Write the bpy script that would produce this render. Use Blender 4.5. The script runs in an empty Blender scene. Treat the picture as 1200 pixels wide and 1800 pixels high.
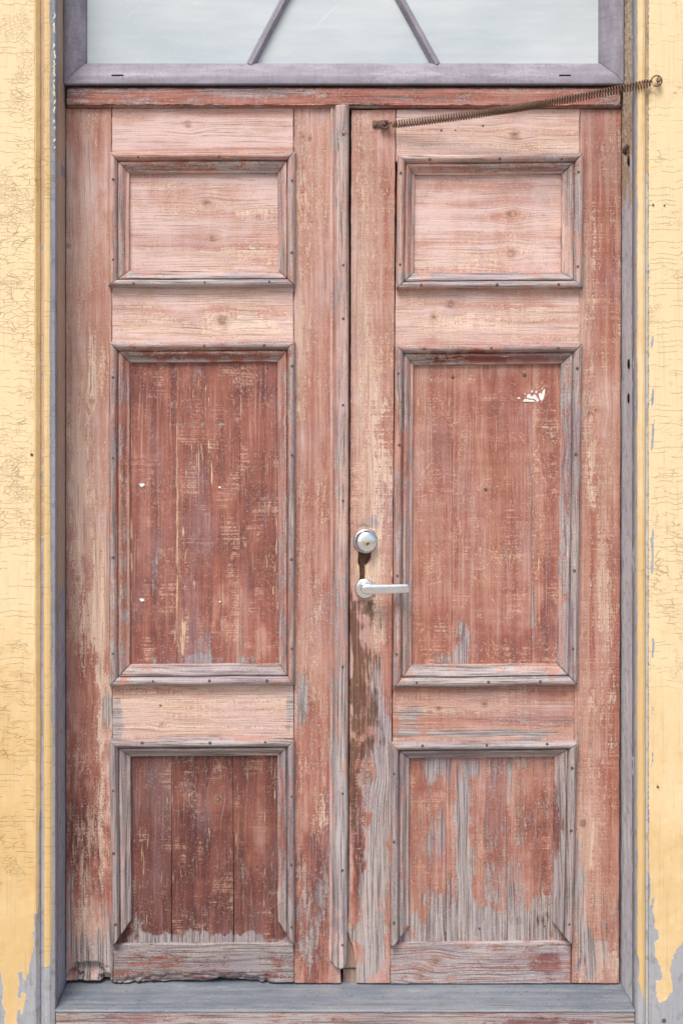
import bpy, bmesh, math, random
import numpy as np
from mathutils import Vector, Matrix

# ------------------------------------------------------------------ camera, sky, sun, exposure
SC = bpy.context.scene
COL = SC.collection
S = 770.0            # photograph pixels per metre on the face of the door
D = 2.8              # metres from the lens to the face of the door
VX, VY = 544.0, 755.0
HC = (1731.0 - VY) / S   # lens height above the threshold

cam = bpy.data.cameras.new('camera')
cam.lens = 36.0 * D * S / 1800.0
cam.sensor_width = 36.0
cam.shift_x = (600 - VX) / 1800.0
cam.shift_y = -(900 - VY) / 1800.0
cam.clip_start, cam.clip_end = 0.05, 2000
camo = bpy.data.objects.new('camera', cam)
camo.location = (0, -D, HC)
camo.rotation_euler = (math.radians(90), 0, 0)
COL.objects.link(camo)
SC.camera = camo

SUN_EL, SUN_AZ = 54.0, -20.0     # azimuth measured from straight in front of the door, minus is the left
w = bpy.data.worlds.new('World')
SC.world = w
w.use_nodes = True
wn = w.node_tree
bg = wn.nodes['Background']
sky = wn.nodes.new('ShaderNodeTexSky')
sky.sky_type = 'NISHITA'
sky.sun_disc = False
sky.sun_elevation = math.radians(SUN_EL)
sky.sun_rotation = math.radians(180 - SUN_AZ)
sky.air_density = 1.0
sky.dust_density = 4.0
sky.ozone_density = 1.0
wn.links.new(sky.outputs[0], bg.inputs[0])
bg.inputs[1].default_value = 0.095
sl = bpy.data.lights.new('sun', 'SUN')
sl.energy = 1.75
sl.angle = math.radians(24)
sl.color = (1.0, 0.95, 0.88)
so = bpy.data.objects.new('sun', sl)
COL.objects.link(so)
_e, _a = math.radians(SUN_EL), math.radians(SUN_AZ)
sd = Vector((math.sin(_a) * math.cos(_e), -math.cos(_a) * math.cos(_e), math.sin(_e)))
so.rotation_euler = sd.to_track_quat('Z', 'Y').to_euler()
so.location = (-3, -4, 6)
SC.view_settings.view_transform = 'Standard'
SC.view_settings.look = 'None'
SC.view_settings.gamma = 1.0
SC.view_settings.exposure = 0.73
SC.cycles.max_bounces = 6

# ------------------------------------------------------------------ numpy helpers
def hash2(ix, iy, seed):
    n = (ix.astype(np.int64) * 374761393 + iy.astype(np.int64) * 668265263 + seed * 974634777) & 0xffffffff
    n = ((n ^ (n >> 13)) * 1274126177) & 0xffffffff
    n = n ^ (n >> 16)
    return (n & 0xffff) / 65535.0

def vnoise(x, y, seed=0):
    x = np.asarray(x, float); y = np.asarray(y, float)
    ix, iy = np.floor(x), np.floor(y)
    fx, fy = x - ix, y - iy
    fx = fx * fx * (3 - 2 * fx); fy = fy * fy * (3 - 2 * fy)
    a = hash2(ix, iy, seed); b = hash2(ix + 1, iy, seed)
    c = hash2(ix, iy + 1, seed); d = hash2(ix + 1, iy + 1, seed)
    return (a * (1 - fx) + b * fx) * (1 - fy) + (c * (1 - fx) + d * fx) * fy

def fbm(x, y, seed=0, o=4):
    t = 0; amp = .5; s = 0
    for k in range(o):
        t = t + amp * vnoise(x * 2 ** k, y * 2 ** k, seed + k * 17); s += amp; amp *= .5
    return t / s

def sstep(a, b, x):
    t = np.clip((x - a) / (b - a), 0, 1)
    return t * t * (3 - 2 * t)

def poly_sd(px, py, poly):
    """signed distance in photograph pixels, positive inside"""
    inside = np.zeros(px.shape, bool); dist = np.full(px.shape, 1e9)
    n = len(poly)
    for i in range(n):
        x0, y0 = poly[i]; x1, y1 = poly[(i + 1) % n]
        c = ((y0 > py) != (y1 > py)) & (px < (x1 - x0) * (py - y0) / ((y1 - y0) if y1 != y0 else 1e-9) + x0)
        inside ^= c
        dx, dy = x1 - x0, y1 - y0
        t = np.clip(((px - x0) * dx + (py - y0) * dy) / (dx * dx + dy * dy + 1e-9), 0, 1)
        dist = np.minimum(dist, np.hypot(px - x0 - t * dx, py - y0 - t * dy))
    return np.where(inside, dist, -dist)

def wx(px, Y=0.0): return (np.asarray(px, float) - VX) / S * (D + Y) / D
def wz(py, Y=0.0): return HC + (VY - np.asarray(py, float)) / S * (D + Y) / D
def P(px, py, Y=0.0): return Vector((float(wx(px, Y)), Y, float(wz(py, Y))))

# ------------------------------------------------------------------ object helpers
def tag(o, label=None, cat=None, group=None, kind=None):
    if label: o['label'] = label
    if cat: o['category'] = cat
    if group: o['group'] = group
    if kind: o['kind'] = kind
    return o

def root_of(o):
    while o.parent: o = o.parent
    return o

def empty(name, loc, label, cat, group=None):
    o = bpy.data.objects.new(name, None)
    o.empty_display_size = .1
    o.location = loc
    COL.objects.link(o)
    return tag(o, label, cat, group)

def link(name, me, mat, parent=None):
    o = bpy.data.objects.new(name, me)
    COL.objects.link(o)
    if mat: me.materials.append(mat)
    if parent is not None:
        o.parent = parent
    return o

def base_of(parent):
    return np.array(root_of(parent).location) if parent is not None else np.zeros(3)

SEED = [10]
def grid_mesh(name, X, Y, Z, back, mat, parent, attrs=None, smooth=True):
    """closed slab: a front grid (rows run down, columns run right) and a flat back"""
    nv, nu = X.shape
    b = base_of(parent)
    co = np.stack([X.ravel(), Y.ravel(), Z.ravel()], 1) - b
    idx = np.arange(nv * nu).reshape(nv, nu)
    q = np.stack([idx[:-1, :-1], idx[1:, :-1], idx[1:, 1:], idx[:-1, 1:]], -1).reshape(-1, 4)
    ring = np.concatenate([idx[0, :], idx[1:, -1], idx[-1, -2::-1], idx[-2:0:-1, 0]])
    n = len(ring)
    back = np.asarray(back, float)
    if back.ndim == 1 and back.shape[0] == 3:
        bco = co[ring] + back
    else:
        bco = back[ring] - b
    off = nv * nu
    allco = np.concatenate([co, bco])
    k = np.arange(n); k2 = (k + 1) % n
    side = np.stack([ring[k], ring[k2], off + k2, off + k], -1)
    faces = q.tolist() + side.tolist() + [(off + k).tolist()]
    me = bpy.data.meshes.new(name)
    me.from_pydata(allco.tolist(), [], faces)
    if smooth:
        me.polygons.foreach_set('use_smooth', np.ones(len(me.polygons), bool))
        sm = np.ones(len(me.polygons), bool); sm[-1] = False
        me.polygons.foreach_set('use_smooth', sm)
    if attrs:
        for an, av in attrs.items():
            if av.ndim == 3 and av.shape[2] == 4:
                a = me.attributes.new(an, 'FLOAT_COLOR', 'POINT')
                f = av.reshape(-1, 4); f = np.concatenate([f, f[ring]])
                a.data.foreach_set('color', f.astype(np.float32).ravel())
            elif av.ndim == 3:
                a = me.attributes.new(an, 'FLOAT_VECTOR', 'POINT')
                f = av.reshape(-1, 3); f = np.concatenate([f, f[ring] + np.array([0, 0, .03])])
                a.data.foreach_set('vector', f.astype(np.float32).ravel())
    me.update()
    return link(name, me, mat, parent)

def bm_obj(name, bm, mat, parent=None, smooth=True, offset=None):
    bmesh.ops.recalc_face_normals(bm, faces=bm.faces)
    me = bpy.data.meshes.new(name)
    if offset is None: offset = -Vector(base_of(parent))
    bm.transform(Matrix.Translation(offset))
    bm.to_mesh(me); bm.free()
    for p in me.polygons: p.use_smooth = smooth
    return link(name, me, mat, parent)

def tube(bm, pts, rad, seg=8, closed=False, cap=True):
    """sweep a circle along a polyline"""
    pts = [Vector(p) for p in pts]
    n = len(pts); rings = []
    up = None
    for i, p in enumerate(pts):
        a = pts[(i - 1) % n] if (closed or i > 0) else p
        c = pts[(i + 1) % n] if (closed or i < n - 1) else p
        t = (c - a).normalized()
        if up is None:
            up = t.orthogonal().normalized()
        up = (up - t * up.dot(t)).normalized()
        s = t.cross(up)
        r = rad[i] if hasattr(rad, '__len__') else rad
        rings.append([bm.verts.new(p + (up * math.cos(2 * math.pi * k / seg) + s * math.sin(2 * math.pi * k / seg)) * r) for k in range(seg)])
    m = n if closed else n - 1
    for i in range(m):
        A, B = rings[i], rings[(i + 1) % n]
        for k in range(seg):
            bm.faces.new((A[k], A[(k + 1) % seg], B[(k + 1) % seg], B[k]))
    if cap and not closed:
        bm.faces.new(rings[0]); bm.faces.new(rings[-1])

def lathe(bm, c, prof, seg=40, tilt=None):
    """turn (radius, height) pairs about -Y through point c"""
    M = Matrix.Translation(c) @ (tilt if tilt else Matrix.Identity(4))
    rings = []
    for r, h in prof:
        if r < 1e-6:
            rings.append([bm.verts.new(M @ Vector((0, -h, 0)))])
        else:
            rings.append([bm.verts.new(M @ Vector((r * math.cos(2 * math.pi * k / seg), -h, r * math.sin(2 * math.pi * k / seg)))) for k in range(seg)])
    for A, B in zip(rings[:-1], rings[1:]):
        for k in range(seg):
            k2 = (k + 1) % seg
            if len(A) == 1 and len(B) == 1: continue
            if len(A) == 1: bm.faces.new((A[0], B[k], B[k2]))
            elif len(B) == 1: bm.faces.new((A[k], A[k2], B[0]))
            else: bm.faces.new((A[k], A[k2], B[k2], B[k]))

def bevel_box(bm, lo, hi, b=.002, seg=2):
    r = bmesh.ops.create_cube(bm, size=1)
    vs = r['verts']
    lo, hi = Vector(lo), Vector(hi)
    for v in vs:
        v.co = Vector([lo[i] + (v.co[i] + .5) * (hi[i] - lo[i]) for i in range(3)])
    if b > 0:
        es = list({e for v in vs for e in v.link_edges})
        bmesh.ops.bevel(bm, geom=es, offset=b, segments=seg, affect='EDGES', profile=.5)

# ------------------------------------------------------------------ node helpers
class NT:
    def __init__(s, name):
        s.m = bpy.data.materials.new(name)
        s.m.use_nodes = True
        s.t = s.m.node_tree
        s.b = s.t.nodes['Principled BSDF']
        s.x = 0
    def n(s, t, **k):
        d = s.t.nodes.new(t)
        s.x += 1; d.location = (-200 * (s.x % 12), -200 * (s.x // 12))
        for a, v in k.items(): setattr(d, a, v)
        return d
    def l(s, v, sock):
        if isinstance(v, bpy.types.NodeSocket): s.t.links.new(v, sock)
        elif hasattr(v, '__len__') and len(v) == 3 and sock.type == 'RGBA': sock.default_value = (*v, 1)
        else: sock.default_value = v
    def math(s, op, a, b=0.0, c=None, clamp=False):
        d = s.n('ShaderNodeMath', operation=op, use_clamp=clamp)
        s.l(a, d.inputs[0]); s.l(b, d.inputs[1])
        if c is not None: s.l(c, d.inputs[2])
        return d.outputs[0]
    def add(s, a, b): return s.math('ADD', a, b)
    def mul(s, a, b): return s.math('MULTIPLY', a, b)
    def ma(s, a, b, c): return s.math('MULTIPLY_ADD', a, b, c)
    def mix(s, f, a, b, mode='MIX'):
        d = s.n('ShaderNodeMix', data_type='RGBA', blend_type=mode)
        s.l(f, d.inputs[0]); s.l(a, d.inputs[6]); s.l(b, d.inputs[7])
        return d.outputs[2]
    def step(s, v, a, b):
        d = s.n('ShaderNodeMapRange', interpolation_type='SMOOTHSTEP')
        s.l(v, d.inputs[0]); s.l(a, d.inputs[1]); s.l(b, d.inputs[2])
        d.inputs[3].default_value = 0; d.inputs[4].default_value = 1
        return d.outputs[0]
    def vscale(s, v, sc, off=(0, 0, 0)):
        d = s.n('ShaderNodeVectorMath', operation='MULTIPLY_ADD')
        s.l(v, d.inputs[0]); d.inputs[1].default_value = sc; s.l(off, d.inputs[2])
        return d.outputs[0]
    def vadd(s, a, b):
        d = s.n('ShaderNodeVectorMath', operation='ADD')
        s.l(a, d.inputs[0]); s.l(b, d.inputs[1]); return d.outputs[0]
    def noise(s, v, scale=1, detail=3, rough=.55, dist=0, col=False):
        d = s.n('ShaderNodeTexNoise')
        s.l(v, d.inputs['Vector']); d.inputs['Scale'].default_value = scale
        d.inputs['Detail'].default_value = detail; d.inputs['Roughness'].default_value = rough
        d.inputs['Distortion'].default_value = dist
        return d.outputs['Color'] if col else d.outputs['Fac']
    def voro(s, v, scale=1, feature='DISTANCE_TO_EDGE', rnd=1.0):
        d = s.n('ShaderNodeTexVoronoi', feature=feature)
        s.l(v, d.inputs['Vector']); d.inputs['Scale'].default_value = scale
        d.inputs['Randomness'].default_value = rnd
        return d.outputs['Distance']
    def ramp(s, f, stops, interp='LINEAR'):
        d = s.n('ShaderNodeValToRGB')
        cr = d.color_ramp; cr.interpolation = interp
        while len(cr.elements) < len(stops): cr.elements.new(.5)
        for e, (p, c) in zip(cr.elements, stops):
            e.position = p; e.color = (*c, 1)
        s.l(f, d.inputs[0])
        return d.outputs[0]
    def attr(s, name):
        d = s.n('ShaderNodeAttribute', attribute_name=name)
        return d
    def sep(s, c):
        d = s.n('ShaderNodeSeparateColor'); s.l(c, d.inputs[0]); return d.outputs
    def sepv(s, c):
        d = s.n('ShaderNodeSeparateXYZ'); s.l(c, d.inputs[0]); return d.outputs
    def obj(s):
        return s.n('ShaderNodeTexCoord').outputs['Object']
    def bump(s, h, strength=.5, dist=.002):
        d = s.n('ShaderNodeBump'); d.inputs['Strength'].default_value = strength
        d.inputs['Distance'].default_value = dist; s.l(h, d.inputs['Height'])
        s.t.links.new(d.outputs[0], s.b.inputs['Normal'])
    def out(s, col, rough=.7, spec=.3, metal=0.0):
        s.l(col, s.b.inputs['Base Color']); s.l(rough, s.b.inputs['Roughness'])
        s.b.inputs['Specular IOR Level'].default_value = spec
        s.l(metal, s.b.inputs['Metallic'])
        return s.m

# ------------------------------------------------------------------ materials
PINK = (0.590, 0.440, 0.415)
BRICK = (0.320, 0.120, 0.090)
MAROON = (0.140, 0.047, 0.044)
BARE = (0.725, 0.580, 0.475)
TAN = (0.480, 0.318, 0.235)
GREY = (0.410, 0.385, 0.395)
GREYD = (0.125, 0.110, 0.112)
BROWN = (0.040, 0.022, 0.015)

def wood_mat(name='weathered_painted_wood'):
    t = NT(name)
    gc = t.attr('gc').outputs['Vector']
    wm = t.attr('wm'); r, g, b = t.sep(wm.outputs['Color'])[0:3]; br = wm.outputs['Alpha']
    w2 = t.attr('wm2'); kn, sc_, tl = t.sep(w2.outputs['Color'])[0:3]; chip = w2.outputs['Alpha']
    wob = t.noise(t.vscale(gc, (3, 12, 3)), 1, 2, .5, col=True)
    gw = t.n('ShaderNodeVectorMath', operation='MULTIPLY_ADD')
    t.l(wob, gw.inputs[0]); gw.inputs[1].default_value = (0, .012, 0); t.l(gc, gw.inputs[2])
    gw = gw.outputs[0]
    g1 = t.noise(t.vscale(gw, (7, 330, 60)), 1, 4, .62)            # fine fibre
    g2 = t.noise(t.vscale(gw, (1.7, 60, 20)), 1, 3, .6)            # streaks
    rub = t.math('MINIMUM', sc_, .38)
    g4 = t.noise(t.vscale(gw, (1.3, 24, 9), (4, 2, 6)), 1, 3, .55)           # broad bands
    g3 = t.noise(t.vscale(gw, (28, 150, 60)), 1, 3, .6)            # short dashes
    f1 = t.noise(gc, 230, 3, .65)                                  # grit
    b1 = t.noise(t.vscale(gc, (9, 16, 9)), 1, 4, .6)               # blotches
    c1 = t.noise(t.vscale(gc, (300, 9, 60)), 1, 3, .6)             # rubbing across the grain
    c2 = t.noise(t.vscale(gc, (45, 6, 20), (5, 5, 5)), 1, 3, .6)
    # colour of the old paint
    dv = t.ma(t.add(b1, -.5), .75, b)
    dv = t.ma(t.add(g2, -.5), .9, t.ma(t.add(g4, -.5), t.math('MAXIMUM', t.ma(sc_, -1.3, .95), .35), dv))
    dv = t.ma(t.add(c2, -.5), t.ma(rub, .75, .08), dv)
    paint = t.ramp(dv, [(0, PINK), (.27, (0.465, 0.268, 0.222)), (.58, BRICK), (1, MAROON)])
    hue = t.noise(t.vscale(gc, (4, 11, 5), (9, 3, 1)), 1, 3, .55)
    paint = t.mix(t.mul(t.mul(t.step(hue, .52, .40), t.mul(t.step(b, .12, .35), t.ma(t.step(b, .45, .65), -.7, 1))), .18), paint, (0.400, 0.175, 0.088))
    paint = t.mix(t.mul(t.step(hue, .50, .75), .40), paint, (0.330, 0.215, 0.225))
    # bare wood showing through
    bw = t.mix(t.step(g2, .35, .65), TAN, BARE)
    bw = t.mix(t.mul(t.step(g1, .50, .68), .40), bw, (0.40, 0.235, 0.175))
    bv = t.ma(t.add(g1, -.5), 1.15, r)
    bv = t.ma(t.add(g3, -.5), .85, bv)
    bv = t.ma(t.add(c1, -.5), t.ma(rub, 2.0, .15), bv)
    bv = t.ma(t.add(f1, -.5), .65, bv)
    bv = t.ma(t.add(b1, -.5), .8, t.ma(t.add(g4, -.5), t.math('MINIMUM', t.ma(sc_, 1.3, -.9), -.3), bv))
    bm_ = t.step(bv, .44, .70)
    col = t.mix(t.mul(bm_, .80), paint, bw)
    # pale patches rubbed across the grain
    pt = t.step(t.noise(t.vscale(gc, (13, 20, 9), (6, 1, 3)), 1, 4, .62), .50, .66)
    sf = t.step(t.ma(t.add(g1, -.5), .6, t.ma(t.add(f1, -.5), .5, c1)), .46, .62)
    col = t.mix(t.mul(t.mul(t.mul(pt, sf), rub), 1.7), col, (0.66, 0.42, 0.31))
    # sharp pale chips along the fibre
    ch = t.ma(t.add(t.noise(t.vscale(gw, (16, 210, 60), (3, 7, 2)), 1, 2, .55), -.5), 1.0, t.ma(t.add(b1, -.5), .5, t.mul(chip, .42)))
    chm = t.step(ch, .33, .40)
    col = t.mix(t.mul(chm, .8), col, (0.72, 0.52, 0.34))
    # silver weathered wood
    late = t.step(g1, .47, .68)
    gy = t.mix(late, GREY, GREYD)
    gy = t.mix(t.mul(t.step(g2, .4, .7), .5), gy, (0.36, 0.30, 0.27))
    gy = t.mix(t.mul(t.step(hue, .45, .65), .6), gy, (0.300, 0.255, 0.300))
    gv = t.ma(t.add(g2, -.5), 1.1, g)
    gv = t.ma(t.add(b1, -.5), .9, gv)
    gv = t.ma(t.add(g3, -.5), 1.0, gv)
    gv = t.ma(t.add(g1, -.5), .9, gv)
    gv = t.ma(t.add(f1, -.5), .6, gv)
    gm = t.step(gv, .30, .70)
    col = t.mix(t.mul(gm, .92), col, gy)
    # scratches: thin contour lines of a smooth field, broken up
    ss = []
    for ang, la, lo_, off in ((.62, 16, 430, 1), (-.5, 22, 520, 5), (1.32, 14, 480, 9), (-1.15, 26, 400, 3)):
        mp = t.n('ShaderNodeMapping'); t.l(gc, mp.inputs[0]); mp.inputs['Rotation'].default_value = (0, 0, ang); mp.inputs['Location'].default_value = (off, off * .7, 0)
        bend = t.vadd(mp.outputs[0], t.vscale(t.noise(gc, 11, 1, .4, col=True), (0, .02, 0)))
        ss.append(t.step(t.noise(t.vscale(bend, (la, lo_, 1)), 1, 1, .35), .675, .74))
    sc_ = t.mul(sc_, t.ma(t.step(t.noise(gc, 13, 2, .5, 0), .47, .62), .75, .08))
    s1 = t.math('MAXIMUM', ss[0], ss[1]); s2 = t.math('MAXIMUM', ss[2], ss[3])
    col = t.mix(t.mul(t.mul(t.math('MAXIMUM', s1, s2), sc_), t.step(f1, .38, .6)), col, (0.76, 0.58, 0.44))
    # brown rot and dirt
    dvn = t.ma(t.add(g3, -.5), .9, t.ma(t.add(g1, -.5), .7, t.ma(t.add(b1, -.5), .8, br)))
    dm = t.step(dvn, .36, .66)
    col = t.mix(t.mul(dm, .85), col, t.mix(late, (0.13, 0.062, 0.035), BROWN))
    # knots
    kr = t.math('SINE', t.mul(t.ma(b1, .5, kn), 15))
    kc = t.mix(t.step(t.ma(kr, .12, g3), .35, .62), (0.34, 0.225, 0.18), (0.105, 0.065, 0.052))
    kh = t.step(t.ma(t.add(g3, -.5), .5, t.ma(t.add(b1, -.5), .5, kn)), .06, .5)
    col = t.mix(t.mul(kh, .38), col, (0.40, 0.205, 0.125))
    km = t.step(t.ma(t.add(f1, -.5), .9, t.ma(t.add(g3, -.5), 1.2, kn)), .18, .80)
    col = t.mix(t.mul(km, .62), col, kc)
    # fibre shading and grit
    col = t.mix(t.mul(t.step(g1, .53, .66), .33), col, (0.14, 0.072, 0.060))
    col = t.mix(t.mul(t.step(g1, .44, .35), .20), col, (0.72, 0.58, 0.50))
    col = t.mix(t.mul(t.step(t.ma(t.add(b1, -.5), .25, f1), .60, .68), .26), col, (0.78, 0.66, 0.56))
    col = t.mix(t.mul(t.step(f1, .40, .32), .38), col, (0.06, 0.035, 0.03))
    # overall tone of the board
    hs = t.n('ShaderNodeHueSaturation'); t.l(col, hs.inputs['Color']); t.l(t.mul(tl, 2.0), hs.inputs['Value'])
    hs.inputs['Saturation'].default_value = 1.0
    col = hs.outputs[0]
    h = t.ma(g1, -.7, t.ma(bm_, -.25, t.mul(g3, .25)))
    h = t.ma(t.mul(late, t.add(gm, .15)), -.8, h)
    h = t.ma(chm, -.5, h)
    h = t.ma(kn, .4, h)
    t.bump(h, .75, .0013)
    return t.out(col, t.ma(g1, .2, .58), .25)

def peel_mat(name, paint, paint2, under, under2, crack=1.0, edge=(0.82, 0.74, 0.58), sheen=.45, crackcol=(0.20, 0.115, 0.045)):
    """old paint over another skin; attribute pk: R signed paint cover, G crackle amount, B tone, A dirt and painted groove shade"""
    t = NT(name)
    o = t.attr('gc').outputs['Vector']
    pk = t.attr('pk'); cov, ck, tn = t.sep(pk.outputs['Color'])[0:3]; dirt = pk.outputs['Alpha']
    n1 = t.noise(o, 6, 4, .6); n2 = t.noise(o, 45, 3, .6); n3 = t.noise(o, 260, 3, .6)
    # cover: .5 is the edge
    e = t.ma(t.add(n2, -.5), .15, t.ma(t.add(n3, -.5), .05, t.ma(t.add(t.noise(o, 120, 2, .5), -.5), .17, t.ma(t.add(t.noise(o, 420, 2, .6), -.5), .08, cov))))
    m = t.step(e, .495, .505)
    rim = t.mul(t.step(e, .480, .503), t.math('SUBTRACT', 1, t.step(e, .505, .530)))
    # crackle
    wv = t.noise(o, 30, 2, .5, col=True)
    q = t.n('ShaderNodeVectorMath', operation='MULTIPLY_ADD'); t.l(wv, q.inputs[0]); q.inputs[1].default_value = (.014, .014, .008); t.l(o, q.inputs[2]); q = q.outputs[0]
    v1 = t.voro(t.vscale(q, (36, 36, 84)), 1)
    v2 = t.voro(t.vscale(q, (95, 95, 170), (3, 1, 2)), 1)
    l1 = t.math('SUBTRACT', 1, t.step(v1, .010, .038))
    l2 = t.math('SUBTRACT', 1, t.step(v2, .015, .07))
    zz = t.sepv(o)[2]
    wv1 = t.n('ShaderNodeTexVoronoi', feature='DISTANCE_TO_EDGE', voronoi_dimensions='1D')
    t.l(t.ma(zz, 78, t.ma(t.noise(t.vscale(o, (26, 26, 5)), 1, 3, .6), 1.6, t.mul(t.noise(o, 90, 2, .5), .25))), wv1.inputs['W']); wv1.inputs['Scale'].default_value = 1
    l3 = t.mul(t.math('SUBTRACT', 1, t.step(wv1.outputs['Distance'], .015, .055)), t.step(t.noise(t.vscale(o, (16, 16, 60), (7, 2, 1)), 1, 2, .5), .47, .56))
    p1 = t.step(t.ma(t.add(n1, -.5), 2.2, ck), .40, .62)
    p2 = t.step(t.ma(t.add(t.noise(o, 11, 3, .6), -.5), 2.6, ck), .62, .80)
    brk = t.step(n2, .38, .55)
    cr = t.math('MAXIMUM', t.mul(t.mul(l1, p1), brk), t.math('MAXIMUM', t.mul(t.mul(l2, p2), .7), t.mul(l3, t.step(ck, .15, .45))))
    cr = t.mul(cr, crack)
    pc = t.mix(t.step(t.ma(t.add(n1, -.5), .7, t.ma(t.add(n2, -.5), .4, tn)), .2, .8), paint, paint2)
    pc = t.mix(t.mul(t.step(n3, .64, .76), .25), pc, (0.45, 0.30, 0.13))
    dn = t.ma(t.add(n2, -.5), 1.2, t.ma(t.add(n3, -.5), .7, dirt))
    pc = t.mix(t.mul(t.step(dn, .35, .85), .65), pc, (0.25, 0.155, 0.075))
    pc = t.mix(t.mul(cr, .42), pc, crackcol)
    g1 = t.noise(t.vscale(o, (230, 230, 6)), 1, 4, .6)
    pc = t.mix(t.mul(t.step(g1, .52, .68), .16), pc, crackcol)
    uc = t.mix(t.step(t.ma(g1, .5, t.mul(n1, .5)), .35, .65), under, under2)
    uc = t.mix(t.mul(t.step(n2, .52, .66), .40), uc, (0.17, 0.155, 0.155))
    uc = t.mix(t.mul(t.step(g1, .52, .66), .40), uc, (0.15, 0.135, 0.135))
    uc = t.mix(t.mul(t.step(g1, .46, .34), .35), uc, (0.52, 0.51, 0.52))
    uc = t.mix(t.mul(t.step(n3, .62, .72), .4), uc, (0.10, 0.085, 0.08))
    uc = t.mix(t.mul(t.step(t.ma(t.add(n3, -.5), .8, dirt), .4, .8), .5), uc, (0.2, 0.14, 0.10))
    col = t.mix(m, uc, pc)
    col = t.mix(t.mul(rim, .55), col, edge)
    h = t.ma(cr, -.9, t.ma(m, 1.6, t.ma(n3, .22, t.mul(n2, .5))))
    h = t.ma(t.mul(g1, t.math('SUBTRACT', 1, m)), .5, h)
    t.bump(h, .75, .0016)
    return t.out(col, t.ma(n2, .25, sheen), .35)

def simple_mat(name, c1, c2, scale=60, rough=.5, metal=0.0, spec=.4, bump=.3, c3=None):
    t = NT(name)
    o = t.obj()
    n = t.noise(o, scale, 4, .6); n2 = t.noise(o, scale * 5, 3, .6)
    col = t.mix(t.step(t.ma(n2, .4, t.mul(n, .6)), .38, .62), c1, c2)
    if c3: col = t.mix(t.step(n2, .56, .66), col, c3)
    t.bump(t.add(n, n2), bump, .0006)
    return t.out(col, t.ma(n, .2, rough), spec, metal)

WOOD = wood_mat()
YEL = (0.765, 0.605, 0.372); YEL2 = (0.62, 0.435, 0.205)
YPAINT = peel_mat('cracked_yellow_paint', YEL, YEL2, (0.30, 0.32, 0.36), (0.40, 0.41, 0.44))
LJAMB = peel_mat('brown_over_grey_jamb', (0.520, 0.400, 0.305), (0.400, 0.305, 0.235), (0.28, 0.305, 0.39), (0.40, 0.425, 0.49), 1.0, (0.45, 0.44, 0.46), .5, (0.66, 0.66, 0.70))
RJAMB = peel_mat('crumbling_filler_jamb', (0.40, 0.310, 0.225), (0.54, 0.44, 0.335), (0.455, 0.475, 0.520), (0.570, 0.590, 0.625), 1.0, (0.5, 0.47, 0.43), .6, (0.06, 0.045, 0.035))
def sill_mat():
    t = NT('worn_grey_blue_paint'); o = t.obj(); X_, Y_, Z_ = t.sepv(o)
    g = t.noise(t.vscale(o, (5, 260, 40)), 1, 4, .65); g2_ = t.noise(t.vscale(o, (2, 50, 10)), 1, 3, .6)
    n = t.noise(t.vscale(o, (9, 22, 9)), 1, 4, .6); f = t.noise(o, 210, 3, .65); d = t.noise(t.vscale(o, (60, 120, 60)), 1, 3, .6)
    col = t.mix(t.step(t.ma(g2_, .5, t.mul(n, .5)), .38, .62), (0.150, 0.182, 0.228), (0.245, 0.265, 0.298))
    wear_ = t.step(t.ma(t.add(g, -.5), 1.3, t.ma(t.add(n, -.5), 1.6, t.ma(t.add(f, -.5), .7, t.ma(Y_, -3.5, .02)))), .30, .62)
    col = t.mix(t.mul(wear_, .75), col, t.mix(t.step(g, .42, .6), (0.37, 0.355, 0.345), (0.20, 0.185, 0.18)))
    col = t.mix(t.mul(t.step(g, .54, .70), .40), col, (0.07, 0.075, 0.085))
    col = t.mix(t.mul(t.step(d, .64, .70), .7), col, (0.055, 0.055, 0.06))
    col = t.mix(t.mul(t.step(f, .59, .67), .35), col, (0.42, 0.43, 0.45))
    col = t.mix(t.mul(t.step(f, .40, .33), .35), col, (0.07, 0.065, 0.06))
    shk = t.math('ABSOLUTE', t.add(t.ma(t.noise(t.vscale(o, (3, 3, 3)), 1, 2, .5), .03, Y_), .028))
    col = t.mix(t.mul(t.mul(t.math('SUBTRACT', 1, t.step(shk, .0004, .0014)), t.step(t.noise(t.vscale(o, (7, 1, 1)), 1, 2, .5), .44, .52)), .75), col, (0.05, 0.05, 0.055))
    t.bump(t.ma(g, -1, t.ma(wear_, -.5, t.mul(d, -.8))), .6, .0012)
    return t.out(col, t.ma(n, .3, .4), .35)
SILL = sill_mat()
RISER = None
RUST = simple_mat('rusty_steel', (0.13, 0.082, 0.066), (0.23, 0.125, 0.078), 220, .62, .35, .3, .5, (0.07, 0.05, 0.045))
NAILM = simple_mat('dull_nail_iron', (0.085, 0.065, 0.06), (0.17, 0.12, 0.105), 400, .6, .2, .3, .4)
CHROME = simple_mat('worn_chrome', (0.86, 0.88, 0.91), (0.92, 0.93, 0.95), 90, .06, 1.0, .5, .10, (0.62, 0.62, 0.63))
DULL = simple_mat('scuffed_nickel', (0.45, 0.46, 0.48), (0.62, 0.64, 0.67), 200, .32, 1.0, .5, .35, (0.30, 0.30, 0.31))
BRASS = simple_mat('brass', (0.55, 0.40, 0.14), (0.40, 0.27, 0.09), 300, .35, 1.0, .5, .1)
BLACK = simple_mat('dark_hollow', (0.012, 0.011, 0.010), (0.022, 0.019, 0.017), 100, .9, 0, .1, .1)
PAPER = simple_mat('white_paper', (0.80, 0.79, 0.78), (0.68, 0.66, 0.66), 150, .7, 0, .2, .2)
PUTTY = simple_mat('white_putty', (0.82, 0.81, 0.80), (0.74, 0.73, 0.72), 200, .6, 0, .3, .2)

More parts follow.
